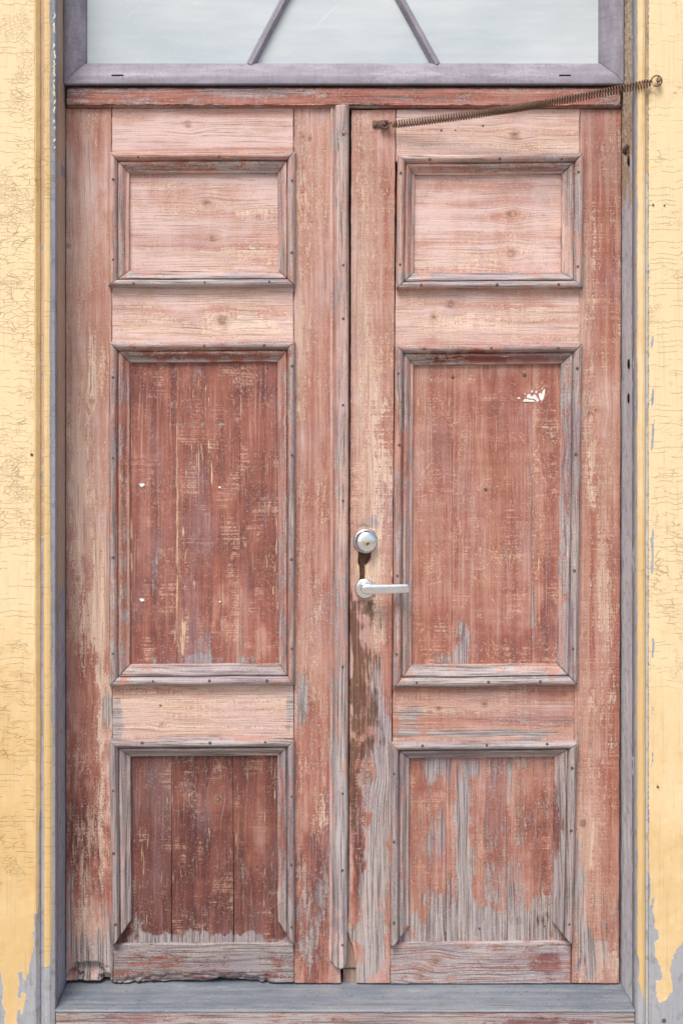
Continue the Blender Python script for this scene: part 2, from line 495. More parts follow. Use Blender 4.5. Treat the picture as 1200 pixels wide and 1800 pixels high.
def window_frame_mat():
    t = NT('faded_purple_frame')
    gc = t.attr('gc').outputs['Vector']
    n1 = t.noise(t.vscale(gc, (14, 60, 20)), 1, 4, .6); n2 = t.noise(gc, 170, 3, .6)
    n3 = t.noise(t.vscale(gc, (90, 12, 20)), 1, 3, .6)
    n4 = t.noise(t.vscale(gc, (7, 30, 9), (3, 1, 4)), 1, 4, .65)
    col = t.mix(t.step(t.ma(n3, .5, t.mul(n1, .5)), .36, .64), (0.212, 0.192, 0.236), (0.285, 0.280, 0.340))
    col = t.mix(t.mul(t.step(n3, .50, .66), .45), col, (0.225, 0.160, 0.190))
    col = t.mix(t.mul(t.step(t.ma(n2, .35, n4), .68, .82), .6), col, (0.36, 0.345, 0.41))
    col = t.mix(t.mul(t.step(n2, .58, .66), .35), col, (0.36, 0.345, 0.39))
    t.bump(t.add(n1, t.mul(n2, .5)), .25, .0008)
    return t.out(col, .5, .35)
WFRAME = window_frame_mat()

def glass_mat():
    t = NT('milky_window_glass')
    o = t.obj()
    n1 = t.noise(t.vscale(o, (1.6, 1, 3.2)), 1, 3, .5); n2 = t.noise(t.vscale(o, (8, 8, 60)), 1, 3, .6); n3 = t.noise(o, 140, 3, .6)
    col = t.mix(t.step(t.ma(n2, .25, t.mul(n1, .75)), .3, .7), (0.410, 0.478, 0.515), (0.580, 0.625, 0.650))  # soft reflections painted as broad paler and darker areas
    col = t.mix(t.mul(t.step(n3, .62, .74), .3), col, (0.70, 0.72, 0.71))
    # thin pale reflections painted into the glass colour as streaks
    mp = t.n('ShaderNodeMapping'); t.l(o, mp.inputs[0]); mp.inputs['Rotation'].default_value = (0, .75, 0); s = t.noise(t.vscale(mp.outputs[0], (3, 1, 90)), 1, 1, .4)
    col = t.mix(t.mul(t.step(s, .74, .80), .3), col, (0.78, 0.79, 0.78))
    t.l(.25, t.b.inputs['Coat Weight']); t.b.inputs['Coat Roughness'].default_value = .06
    t.bump(n1, .05, .002)
    return t.out(col, .35, .4)
GLASS = glass_mat()

# ------------------------------------------------------------------ wear: where the door has lost its paint
# channels: r bare wood, g silvered grey, b depth of the red, a brown rot, c chips, s scratches, k tone
BASE = {}
STROKES = {}
KNOTS = []
def base(zone, **k): BASE[zone] = k
def st(zone, ch, x, y, rx, ry, amt): STROKES.setdefault(zone, []).append((ch, x, y, rx, ry, amt))

def wear(zone, px, py, seed):
    d = dict(r=.3, g=.05, b=.3, a=0.0, c=.15, s=.1, k=.5); d.update(BASE.get(zone, {}))
    out = {q: np.full(px.shape, float(v)) for q, v in d.items()}
    wxn = (fbm(px / 22, py / 40, 5) - .5); wyn = (fbm(px / 22, py / 40, 9) - .5)
    wx2 = (fbm(px / 6, py / 16, 25) - .5)
    for ch, x, y, rx, ry, amt in STROKES.get(zone, []):
        qx = px + wxn * rx * 1.5 + wx2 * rx * .6; qy = py + wyn * ry * 1.2
        dd = np.sqrt(((qx - x) / rx) ** 2 + ((qy - y) / ry) ** 2)
        out[ch] = out[ch] + amt * (1 - sstep(.35, 1.25, dd))
    if zone == 'stile_c':
        for poly, dep in HOLES:
            sdp = poly_sd(px, py, poly)
            out['a'] = out['a'] + 1.3 * sstep(-.5, 1.5, sdp)
            out['r'] = out['r'] + .4 * sstep(-9, -1, sdp) * (sdp < 0); out['c'] = out['c'] + .3 * sstep(-8, -1, sdp) * (sdp < 0)
    out['k'] = out['k'] * (1 + .10 * (fbm(px / 60, py / 130, seed) - .5))
    return out

def wood_attrs(zone, px, py, grain, seed, edge_px=None):
    m = wear(zone, px, py, seed)
    al, ac = (py, px) if grain == 'V' else (px, py)
    a = al / S; c = ac / S
    a = a.copy(); c = c.copy()
    # slow wander of the fibre
    c += .006 * (fbm(a * 3, c * 6, seed) - .5)
    kn = np.zeros(px.shape)
    for kx, ky, kr in KNOTS:
        if kx < px.min() - 30 or kx > px.max() + 30 or ky < py.min() - 30 or ky > py.max() + 30: continue
        ka, kc = ((ky, kx) if grain == 'V' else (kx, ky))
        ka /= S; kc /= S; r = kr / S
        da = al / S - ka; dc = ac / S - kc
        w_ = np.exp(-(da / (3.2 * r)) ** 2 - (dc / (2.2 * r)) ** 2)
        c -= dc * .75 * w_
        kn = np.maximum(kn, (.55 + .5 * ((kx * 7 + ky * 3) % 10) / 10) * np.exp(-((da / (1.15 * r)) ** 2 + (dc / r) ** 2)))
    rs = random.Random(seed)
    gc = np.stack([a + rs.uniform(0, 9), c + rs.uniform(0, 9), np.full(px.shape, rs.uniform(0, 9))], -1)
    wm = np.stack([m['r'], m['g'], m['b'], m['a']], -1)
    wm2 = np.stack([kn, m['s'], m['k'], m['c']], -1)
    return dict(gc=gc, wm=wm, wm2=wm2)

GOUGES = []   # x, y, rx, ry, depth in metres
HOLES = []    # polygon, depth
def gouge(px, py):
    d = np.zeros(px.shape)
    n = fbm(px / 9, py / 5, 77)
    for x, y, rx, ry, dep in GOUGES:
        dd = np.hypot((px - x) / rx, (py - y) / ry) + (n - .5) * .9
        d += dep * (1 - sstep(.5, 1.0, dd)) * (.6 + .8 * fbm(px / 30, py / 3.5, 31))
    for poly, dep in HOLES:
        xs = [q[0] for q in poly]; ys = [q[1] for q in poly]
        if px.max() < min(xs) or px.min() > max(xs) or py.max() < min(ys) or py.min() > max(ys): continue
        d += dep * sstep(-.6, 1.6, poly_sd(px, py, poly) + (n - .5) * 2)
    return d

def spaced(n, b):
    u = np.linspace(0, 1, n)
    return np.concatenate([[0.0], np.clip(u, b, 1 - b)[0:1], u[1:-1], [1 - b], [1.0]])

RES = 2.3
def board(name, quad, zone, grain, parent, Y=0.0, th=.028, bev=.0016, warp=.0007, jit=.7, edge=None, res=RES, seed=None, mat=None):
    if seed is None:
        SEED[0] += 1; seed = SEED[0]
    (x0, y0), (x1, y1), (x2, y2), (x3, y3) = quad
    W = max(abs(x1 - x0), abs(x2 - x3)); H = max(abs(y3 - y0), abs(y2 - y1))
    u = spaced(max(4, int(W / res)), bev * S / W); v = spaced(max(4, int(H / res)), bev * S / H)
    U, V = np.meshgrid(u, v)
    px = (x0 * (1 - U) + x1 * U) * (1 - V) + (x3 * (1 - U) + x2 * U) * V
    py = (y0 * (1 - U) + y1 * U) * (1 - V) + (y3 * (1 - U) + y2 * U) * V
    # slightly uneven arrises
    ex = jit * (fbm(py / 14, py * 0 + seed, seed) - .5) * 2; ey = jit * (fbm(px / 14, px * 0 + seed, seed + 3) - .5) * 2
    qx = px + ex * np.where(U < .5, (1 - 2 * U) ** 8, (2 * U - 1) ** 8)
    qy = py + ey * np.where(V < .5, (1 - 2 * V) ** 8, (2 * V - 1) ** 8)
    if edge: qx, qy = edge(U, V, qx, qy)
    Yv = np.full(px.shape, Y) + warp * (fbm(px / 70, py / 90, seed + 5) - .5) * 2 + gouge(qx, qy)
    brd = np.zeros(px.shape); brd[0, :] = 1; brd[-1, :] = 1; brd[:, 0] = 1; brd[:, -1] = 1
    Yv = Yv + brd * bev * (.7 + .8 * fbm(px / 10, py / 10, seed))
    X = wx(qx, Y); Z = wz(qy, Y)
    bk = np.stack([X.ravel(), np.full(X.size, Y + th + .0), Z.ravel()], 1)
    return grid_mesh(name, X, Yv, Z, bk, mat or WOOD, parent, wood_attrs(zone, qx, qy, grain, seed))

# moulding profile: (fraction from the outer edge, height in front of the stile in metres, minus is towards the viewer)
PROF = [(0, .0015), (.008, -.009), (.04, -.0150), (.11, -.0190), (.21, -.0208), (.31, -.0192), (.385, -.0140), (.425, -.0085),
        (.45, -.0040), (.475, -.0040), (.485, -.0095), (.50, -.0104), (.56, -.0104), (.60, -.0098), (.68, -.0068), (.76, -.0018), (.83, .0018), (.89, .0028), (.95, .0026), (.975, .0034), (.982, .0125), (1.0, .0130)]
def moulding(side, outer, inner, zone, parent, Y=0.0, gap=.5):
    """one mitred side of a panel moulding; outer/inner are TL,TR,BR,BL in photograph pixels on the door face"""
    SEED[0] += 1; seed = SEED[0]
    i = 'top right bottom left'.split().index(side)
    A, B = Vector(outer[i]), Vector(outer[(i + 1) % 4]); a, b = Vector(inner[i]), Vector(inner[(i + 1) % 4])
    L = (B - A).length; n = max(12, int(L / 2.6))
    tt = np.linspace(0, 1, n)
    uf = np.array([p[0] for p in PROF]); hf = np.array([p[1] for p in PROF])
    uu = np.interp(np.linspace(0, len(uf) - 1, 2 * len(uf) - 1), np.arange(len(uf)), uf)
    hh = np.interp(np.linspace(0, len(hf) - 1, 2 * len(hf) - 1), np.arange(len(hf)), hf)
    T, Uu = np.meshgrid(tt, uu); Hh = np.repeat(hh[:, None], n, 1)
    g = gap / L
    Tg = g + T * (1 - 2 * g)
    ox = A.x + (B.x - A.x) * Tg; oy = A.y + (B.y - A.y) * Tg
    ix = a.x + (b.x - a.x) * Tg; iy = a.y + (b.y - a.y) * Tg
    px = ox + (ix - ox) * Uu; py = oy + (iy - oy) * Uu
    wob = .9 * (fbm(T * L / 55, T * 0 + seed, seed) - .5) * 2
    dx, dy = (a - A).normalized() if False else ((0, 1), (-1, 0), (0, -1), (1, 0))[i]
    px = px + wob * dx * (1 - Uu * .5); py = py + wob * dy * (1 - Uu * .5)
    # worn and chipped bead
    Hh = Hh + .0022 * (fbm(T * L / 18, Uu * 7, seed + 2) - .5) * (Hh < -.003)
    Hh = Hh + .0006 * (fbm(px / 40, py / 40, seed + 9) - .5)
    Yv = Y + Hh
    X = wx(px, Y); Z = wz(py, Y)
    if side in ('top', 'left') or True:
        # rows must run down / columns right as seen from the front: outer row first, direction A to B is clockwise
        pass
    at = wood_attrs(zone, px, py, 'V' if i in (1, 3) else 'H', seed)
    bk = np.stack([X.ravel(), np.full(X.size, Y + .018), Z.ravel()], 1)
    return grid_mesh('moulding', X, Yv, Z, bk, WOOD, parent, at)

NAIL_ME = []
def nail_mesh():
    if not NAIL_ME:
        bm = bmesh.new()
        lathe(bm, Vector((0, 0, 0)), [(.0033, -.002), (.0034, .0004), (.0030, .0011), (.0016, .0016), (0, .0017)], 10)
        bmesh.ops.recalc_face_normals(bm, faces=bm.faces)
        me = bpy.data.meshes.new('nail'); bm.to_mesh(me); bm.free()
        for p in me.polygons: p.use_smooth = True
        me.materials.append(NAILM); NAIL_ME.append(me)
    return NAIL_ME[0]
RN = random.Random(4)
def nail(px, py, Y, parent, sc=1.0):
    o = bpy.data.objects.new('nail', nail_mesh())
    COL.objects.link(o); o.parent = parent
    o.location = P(px, py, Y) - Vector(root_of(parent).location)
    s = sc * RN.uniform(.8, 1.1); o.scale = (s, 1, s * RN.uniform(.85, 1))
    o.rotation_euler = (RN.uniform(-.15, .15), RN.uniform(0, 3), RN.uniform(-.15, .15))
    return o

exec_sections = True
# ------------------------------------------------------------------ wear data
base('stile_a', r=.47, g=.05, b=.28, c=.10, s=.05)          # hinge stile of the left leaf
for y, b_ in ((300, -.1), (420, -.12), (660, .05), (900, -.05), (1250, .10), (1420, .32), (1520, .42)): st('stile_a', 'b', 150, y, 60, 110, b_)
for x, y, rx, ry, v in ((150, 390, 24, 120, .14), (165, 640, 26, 90, .22), (140, 850, 22, 140, .22), (170, 1050, 22, 120, .18), (150, 1100, 20, 90, .16), (150, 1500, 14, 60, .12), (160, 1590, 20, 40, .10)): st('stile_a', 'r', x, y, rx, ry, v)
st('stile_a', 'g', 188, 1245, 13, 48, .75); st('stile_a', 'g', 155, 1700, 80, 60, .48); st('stile_a', 'a', 150, 1680, 60, 40, .18); st('stile_a', 'b', 150, 1250, 60, 260, .22); st('stile_a', 'b', 150, 1530, 60, 170, .22); st('stile_a', 'g', 150, 1600, 60, 120, .14); st('stile_a', 'g', 124, 1600, 9, 90, .5); st('stile_a', 'g', 188, 1600, 10, 90, .4)
st('stile_a', 'a', 124, 1560, 8, 90, .22); st('stile_a', 'a', 150, 1722, 50, 14, .35); st('stile_a', 'a', 121, 700, 4, 500, .15)

base('stile_b', r=.38, g=.06, b=.34, c=.14, s=.08)          # meeting stile of the left leaf
for x, y, rx, ry, v in ((545, 330, 26, 130, .08), (535, 640, 20, 110, .25), (560, 860, 16, 120, .18), (540, 1150, 22, 100, .18), (555, 1420, 18, 90, .22), (540, 1560, 24, 60, .2)): st('stile_b', 'r', x, y, rx, ry, v)
st('stile_b', 'g', 530, 1240, 16, 55, .65); st('stile_b', 'g', 548, 1600, 30, 90, .28); st('stile_b', 'g', 576, 900, 6, 700, .25); st('stile_b', 'g', 560, 200, 20, 25, .4)
st('stile_b', 'g', 540, 1620, 44, 130, .24); st('stile_b', 'b', 545, 1450, 50, 250, .2); st('stile_b', 'b', 545, 1600, 40, 150, .4); st('stile_b', 'b', 575, 1000, 8, 600, .2)

base('astragal', r=.40, g=.44, b=.22, c=.15, s=.1)
st('astragal', 'g', 600, 1500, 20, 320, .45); st('astragal', 'g', 600, 260, 20, 130, .15); st('astragal', 'a', 610, 1000, 4, 300, .18)
st('astragal', 'r', 600, 880, 12, 120, .25); st('astragal', 'g', 585, 700, 5, 500, -.25)

base('rail_top_a', r=.40, g=.06, b=.12, c=.2, s=.1, k=.53); st('rail_top_a', 'g', 260, 215, 40, 15, .2); st('rail_top_a', 'r', 460, 240, 60, 20, .15); st('rail_top_a', 'g', 360, 236, 16, 14, .3)
base('panel_1', r=.38, g=.02, b=.10, c=.28, s=.25, k=.53); st('panel_1', 'r', 400, 455, 110, 25, .22); st('panel_1', 'r', 270, 400, 50, 20, .15); st('panel_1', 'r', 450, 375, 50, 15, .25); st('panel_1', 'g', 230, 450, 10, 60, .1)
st('panel_1', 'b', 330, 350, 90, 35, .12)
base('rail_mid_a', r=.48, g=.04, b=.10, c=.3, s=.12, k=.55); st('rail_mid_a', 'r', 450, 575, 55, 22, .40); st('rail_mid_a', 'r', 260, 580, 60, 25, .15); st('rail_mid_a', 'b', 250, 530, 60, 14, .1)
base('panel_2', r=.06, g=.03, b=.74, c=.26, s=.35, k=.50)
for x, y, rx, ry, v in ((365, 760, 26, 60, .30), (460, 830, 34, 50, .28), (380, 900, 70, 16, .14), (330, 980, 40, 50, .26), (430, 1010, 55, 26, .30), (440, 1080, 40, 26, .28), (320, 1120, 18, 50, .38), (270, 900, 34, 22, .16), (275, 800, 34, 18, .12), (460, 720, 22, 44, .16), (345, 700, 24, 30, .18), (250, 1090, 20, 40, .12)): st('panel_2', 'r', x, y, rx, ry, v)
for x, y, rx, ry, v in ((340, 700, 30, 50, .2), (365, 740, 7, 90, .42), (350, 800, 5, 60, .4), (330, 830, 4, 60, .35), (372, 860, 4, 60, .35), (335, 1050, 26, 60, .28), (322, 1120, 7, 40, .6), (425, 1080, 8, 60, .35), (470, 900, 3, 200, .4), (486, 1000, 3, 160, .5), (330, 960, 30, 40, .22)): st('panel_2', 'c', x, y, rx, ry, v)
for x, y, rx, ry, v in ((350, 1125, 20, 60, .48), (275, 1010, 16, 70, .25), (400, 655, 14, 35, .22), (345, 660, 16, 26, .32), (340, 746, 60, 5, .45), (262, 765, 10, 6, .5), (350, 1160, 100, 12, .42), (420, 1135, 8, 40, .35)): st('panel_2', 'g', x, y, rx, ry, v)
for x, y, rx, ry, v in ((260, 680, 40, 50, .2), (250, 1060, 26, 120, .22), (450, 680, 44, 30, .16), (420, 1100, 50, 80, -.3), (390, 950, 60, 30, .12)): st('panel_2', 'b', x, y, rx, ry, v)
st('panel_2', 'r', 311, 900, 1.7, 300, .8); st('panel_2', 'c', 311, 900, 1.7, 300, .9); st('panel_2', 'c', 231, 900, 3, 240, .6); st('panel_2', 'r', 423, 720, 1.4, 100, .5)
base('rail_low_a', r=.58, g=.06, b=.12, c=.2, s=.2, k=.53); st('rail_low_a', 'g', 206, 1262, 12, 40, .8); st('rail_low_a', 'g', 510, 1250, 9, 50, .75); st('rail_low_a', 'b', 260, 1215, 90, 10, .2); st('rail_low_a', 'g', 360, 1298, 160, 6, .5)
base('panel_3', r=.06, g=.08, b=.90, c=.34, s=.34, k=.37)
for x, y, rx, ry, v in ((262, 1400, 28, 60, .26), (345, 1350, 40, 18, .28), (455, 1345, 26, 14, .2), (250, 1470, 16, 26, .38), (300, 1470, 12, 80, .18), (390, 1590, 40, 24, .24), (470, 1600, 20, 24, .3), (300, 1600, 26, 22, .3), (440, 1420, 30, 60, .10)): st('panel_3', 'r', x, y, rx, ry, v)
for x, y, rx, ry, v in ((358, 1660, 260, 25, 1.35), (260, 1360, 34, 40, .22), (383, 1406, 14, 18, .32), (430, 1530, 10, 20, .3), (455, 1490, 16, 10, .22), (240, 1625, 14, 20, .4), (310, 1330, 50, 8, .3)): st('panel_3', 'g', x, y, rx, ry, v)
st('panel_3', 'a', 370, 1575, 60, 30, .14); st('panel_3', 'k', 358, 1650, 230, 22, .06); st('panel_3', 'a', 270, 1590, 40, 40, .10); st('panel_3', 'b', 440, 1440, 40, 80, -.22); st('panel_3', 'b', 360, 1400, 60, 40, -.2)
base('rail_foot_a', r=.20, g=.58, b=.9, c=.3, s=.25, k=.44); st('rail_foot_a', 'g', 440, 1690, 50, 30, .25); st('rail_foot_a', 'r', 340, 1715, 130, 12, .5); st('rail_foot_a', 'a', 350, 1727, 160, 6, .35); st('rail_foot_a', 'b', 250, 1675, 60, 12, .3)

base('stile_c', r=.42, g=.08, b=.30, c=.24, s=.2)             # lock stile of the right leaf
for x, y, rx, ry, v in ((655, 850, 34, 120, .32), (660, 1000, 36, 70, .34), (650, 700, 30, 90, .22), (655, 380, 22, 110, .12), (640, 560, 16, 60, .12), (670, 1110, 16, 40, .18), (660, 1220, 22, 90, .05)): st('stile_c', 'r', x, y, rx, ry, v)
st('stile_c', 'c', 655, 1010, 36, 90, .35); st('stile_c', 's', 650, 800, 30, 120, .4)
for x, y, rx, ry, v in ((655, 1680, 40, 70, .75), (660, 1540, 34, 120, .62), (668, 1400, 28, 120, .45), (664, 1260, 20, 110, .35), (650, 920, 14, 16, .5), (625, 1030, 8, 70, .25)): st('stile_c', 'g', x, y, rx, ry, v)
for x, y, rx, ry, v in ((636, 1066, 20, 22, .50), (660, 1090, 22, 26, .22), (622, 1180, 10, 130, .55), (642, 1210, 30, 130, .36), (619, 1400, 8, 110, .5), (628, 1120, 14, 40, .3), (638, 1000, 10, 30, .35), (628, 1700, 10, 40, .16)): st('stile_c', 'a', x, y, rx, ry, v)
st('stile_c', 'a', 650, 1230, 60, 190, .30); st('stile_c', 'g', 660, 1260, 44, 170, .30); st('stile_c', 'b', 650, 1250, 60, 200, .15); st('stile_c', 'g', 655, 1600, 60, 170, .25); st('stile_c', 'a', 655, 1480, 60, 130, .12); st('stile_c', 'b', 626, 1480, 14, 150, .75); st('stile_c', 'b', 640, 1450, 26, 150, .25); st('stile_c', 'g', 624, 1480, 10, 120, -.3)
st('stile_c', 'b', 645, 300, 36, 100, .08); st('stile_c', 'b', 660, 880, 40, 200, .14); st('stile_c', 'r', 612, 1640, 10, 24, .5)

base('stile_d', r=.40, g=.06, b=.42, c=.14, s=.22)           # hinge stile of the right leaf
for x, y, rx, ry, v in ((1050, 820, 26, 120, .20), (1050, 1060, 30, 80, .16), (1040, 520, 24, 90, .12), (1055, 300, 16, 70, .06), (1035, 1480, 20, 60, .30), (1050, 1690, 36, 40, .42), (1060, 1580, 24, 50, .15), (1030, 1240, 24, 60, .12)): st('stile_d', 'r', x, y, rx, ry, v)
for x, y, rx, ry, v in ((1020, 1560, 14, 90, .42), (1045, 1690, 40, 44, .45), (1012, 1290, 10, 30, .4), (1020, 1660, 20, 50, .35), (1060, 1600, 20, 40, .2)): st('stile_d', 'g', x, y, rx, ry, v)
for x, y, rx, ry, v in ((1078, 930, 10, 50, .16), (1050, 1620, 10, 50, .25), (1075, 1600, 12, 60, .24), (1015, 1640, 8, 60, .25), (1040, 730, 6, 20, .3), (1020, 1690, 10, 26, .3), (1086, 1560, 5, 120, .25), (1012, 1480, 5, 120, .2)): st('stile_d', 'a', x, y, rx, ry, v)
st('stile_d', 'g', 1040, 1600, 60, 110, .22); st('stile_d', 'a', 1040, 1640, 60, 90, .16); st('stile_d', 'b', 1060, 480, 36, 140, .05); st('stile_d', 'b', 1070, 1300, 26, 160, .16); st('stile_d', 'b', 1075, 1000, 18, 90, .12); st('stile_d', 'b', 1060, 700, 30, 60, -.15)

base('rail_top_c', r=.50, g=.06, b=.08, c=.34, s=.2, k=.55); st('rail_top_c', 'g', 905, 236, 16, 10, .35); st('rail_top_c', 'b', 925, 258, 26, 10, .4); st('rail_top_c', 'g', 740, 225, 30, 6, .2)
base('panel_4', r=.37, g=.02, b=.09, c=.28, s=.28, k=.545); st('panel_4', 'r', 800, 455, 70, 25, .2); st('panel_4', 'r', 930, 430, 50, 20, .18); st('panel_4', 'b', 850, 330, 100, 22, .12); st('panel_4', 'b', 890, 378, 30, 8, .2)
base('rail_mid_c', r=.52, g=.04, b=.10, c=.3, s=.18, k=.55); st('rail_mid_c', 'r', 800, 570, 70, 25, .15); st('rail_mid_c', 'b', 930, 530, 70, 16, .12); st('rail_mid_c', 'g', 980, 525, 10, 8, .3)
base('panel_5', r=.17, g=.02, b=.47, c=.28, s=.9, k=.50)
for x, y, rx, ry, v in ((800, 940, 70, 120, .12), (870, 990, 70, 60, .16), (790, 1120, 40, 50, .24), (940, 740, 6, 30, .4), (760, 700, 26, 60, .12), (812, 780, 8, 60, .2), (920, 930, 40, 60, .1), (840, 1100, 40, 60, .1)): st('panel_5', 'r', x, y, rx, ry, v)
for x, y, rx, ry, v in ((812, 1140, 16, 60, .75), (790, 1160, 30, 20, .45), (934, 850, 5, 180, .40), (935, 1090, 6, 90, .45), (800, 1020, 8, 50, .22), (860, 655, 12, 14, .3), (950, 960, 8, 10, .3), (890, 985, 6, 12, .3), (885, 1080, 8, 20, .25)): st('panel_5', 'g', x, y, rx, ry, v)
for x, y, rx, ry, v in ((770, 1130, 40, 60, .12), (960, 1080, 16, 110, .35), (900, 1140, 60, 34, .16), (960, 700, 20, 60, .16), (870, 700, 70, 50, .14), (775, 790, 30, 90, .1), (740, 1000, 14, 200, -.1)): st('panel_5', 'b', x, y, rx, ry, v)
base('rail_low_c', r=.46, g=.26, b=.38, c=.3, s=.25, k=.51); st('rail_low_c', 'g', 850, 1290, 160, 10, .5); st('rail_low_c', 'g', 720, 1270, 26, 30, .3); st('rail_low_c', 'b', 960, 1225, 50, 14, .2); st('rail_low_c', 'a', 850, 1237, 20, 5, .3)
base('panel_6', r=.28, g=.31, b=.50, c=.34, s=.40, k=.47)
for x, y, rx, ry, v in ((812, 1440, 16, 130, .62), (770, 1350, 30, 30, .42), (765, 1480, 22, 50, .35), (780, 1600, 50, 60, .32), (845, 1640, 230, 40, .95), (895, 1370, 8, 60, .28), (830, 1345, 30, 20, .35), (890, 1570, 40, 50, .25), (930, 1600, 40, 30, .2), (820, 1560, 16, 80, .45)): st('panel_6', 'g', x, y, rx, ry, v)
for x, y, rx, ry, v in ((870, 1460, 34, 80, .22), (940, 1460, 24, 100, .26), (745, 1380, 20, 40, .16), (955, 1500, 12, 100, .25)): st('panel_6', 'b', x, y, rx, ry, v)
for x, y, rx, ry, v in ((905, 1618, 40, 12, .38), (955, 1615, 22, 18, .40), (835, 1635, 10, 14, .4)): st('panel_6', 'a', x, y, rx, ry, v)
base('rail_foot_c', r=.52, g=.66, b=.6, c=.2, s=.1, k=.52); st('rail_foot_c', 'g', 960, 1690, 34, 18, -.55); st('rail_foot_c', 'r', 965, 1690, 40, 22, -.45); st('rail_foot_c', 'b', 960, 1690, 60, 30, .4); st('rail_foot_c', 'r', 740, 1710, 60, 24, .15); st('rail_foot_c', 'a', 850, 1668, 120, 5, .2)
base('transom', r=.24, g=.38, b=.58, c=.1, s=.1, k=.50); st('transom', 'g', 450, 165, 80, 14, .25); st('transom', 'r', 900, 160, 160, 6, .25)
base('moulding_1', r=.42, g=.46, b=.34, c=.35, s=.05, k=.52)
base('moulding_2', r=.40, g=.54, b=.42, c=.40, s=.08, k=.51)
base('moulding_3', r=.30, g=.70, b=.42, c=.25, s=.08, k=.45)
for zz, yb in (('moulding_1', 495), ('moulding_2', 1190)):
    st(zz, 'g', 360, yb, 180, 16, .40); st(zz, 'g', 860, yb, 180, 16, .45)
st('moulding_1', 'r', 360, 292, 160, 10, .2); st('moulding_1', 'b', 360, 292, 160, 10, .15); st('moulding_1', 'b', 860, 296, 140, 10, .25); st('moulding_1', 'g', 360, 295, 160, 8, -.15)
st('moulding_2', 'b', 360, 625, 160, 12, .25); st('moulding_2', 'b', 860, 628, 160, 12, .45); st('moulding_2', 'g', 860, 628, 150, 10, -.4); st('moulding_2', 'g', 360, 625, 150, 10, -.3); st('moulding_2', 'r', 360, 618, 150, 5, .3)
st('moulding_2', 'g', 708, 800, 10, 200, -.2); st('moulding_2', 'b', 712, 720, 12, 120, .2); st('moulding_2', 'r', 712, 1050, 14, 140, .25); st('moulding_2', 'g', 218, 900, 12, 260, -.25); st('moulding_2', 'r', 218, 900, 14, 260, .15)
st('moulding_2', 'g', 500, 900, 12, 260, -.12); st('moulding_2', 'g', 1000, 1100, 12, 90, .2); st('moulding_2', 'b', 992, 900, 8, 300, .2)
st('moulding_3', 'g', 360, 1304, 170, 6, .4); st('moulding_3', 'g', 850, 1306, 170, 8, .5); st('moulding_3', 'b', 975, 1440, 14, 70, .45); st('moulding_3', 'g', 975, 1440, 12, 60, -.35); st('moulding_3', 'g', 500, 1480, 14, 200, -.1); st('moulding_3', 'b', 500, 1480, 14, 200, .3); st('moulding_3', 'a', 215, 1520, 14, 120, .12); st('moulding_3', 'g', 705, 1450, 14, 200, -.08)
base('fresh_break', r=.62, g=-.1, b=.2, c=.1, s=0, k=.36)
base('riser', r=.25, g=.72, b=.7, c=.2, s=.1, k=.50)
for x, y, rx, ry, v in ((170, 1788, 60, 14, .3), (950, 1795, 110, 12, .4), (600, 1800, 200, 8, .3)): st('riser', 'b', x, y, rx, ry, v)
st('riser', 'g', 950, 1796, 110, 9, -.5); st('riser', 'r', 950, 1796, 110, 9, -.3)

KNOTS += [(331, 218, 8), (363, 357, 8), (373, 417, 8), (455, 380, 5), (391, 563, 9), (120, 432, 5), (162, 705, 5), 
          (607, 238, 5), (905, 236, 9), (678, 328, 7), (900, 376, 9), (897, 446, 9), (792, 535, 7), (762, 557, 6), 
          (325, 629, 6), (451, 948, 7), (338, 982, 6), (392, 1096, 5), (141, 1232, 7), (154, 1378, 8), (136, 1017, 5), (285, 1273, 5), (383, 1405, 9), (452, 1524, 6), (535, 1455, 4),
          (968, 788, 9), (1050, 720, 7), (860, 650, 6), (950, 957, 6), (893, 972, 5), (646, 1362, 9), (1023, 1446, 6), (850, 1238, 6), (770, 1245, 5), (735, 1715, 11), (765, 1690, 10), (545, 243, 5), (532, 240, 4),
          (960, 1560, 5), (552, 1345, 4)]

GOUGES += [(155, 1706, 40, 16, .016), (130, 1716, 18, 10, .02), (185, 1718, 14, 10, .016),
           (350, 1722, 150, 13, .006), (300, 1728, 90, 8, .006), (420, 1726, 60, 8, .010),
           (640, 1066, 18, 16, .004), (1036, 735, 5, 14, .003), (640, 928, 18, 8, .003)]
HOLES += [([(630, 968), (652, 968), (651, 982), (646, 990), (641, 994), (641, 1020), (632, 1020), (632, 996), (629, 990)], .022)]

# ------------------------------------------------------------------ ground and the house behind
gm = simple_mat('pale_pavement', (0.30, 0.28, 0.25), (0.38, 0.36, 0.33), 3, .85, 0, .2, .4)
bm = bmesh.new()
ZG = -.22
vs = [bm.verts.new((x, y, ZG)) for x, y in ((-400, -400), (400, -400), (400, 400), (-400, 400))]
bm.faces.new(vs)
tag(bm_obj('ground', bm, gm, smooth=False), kind='structure')

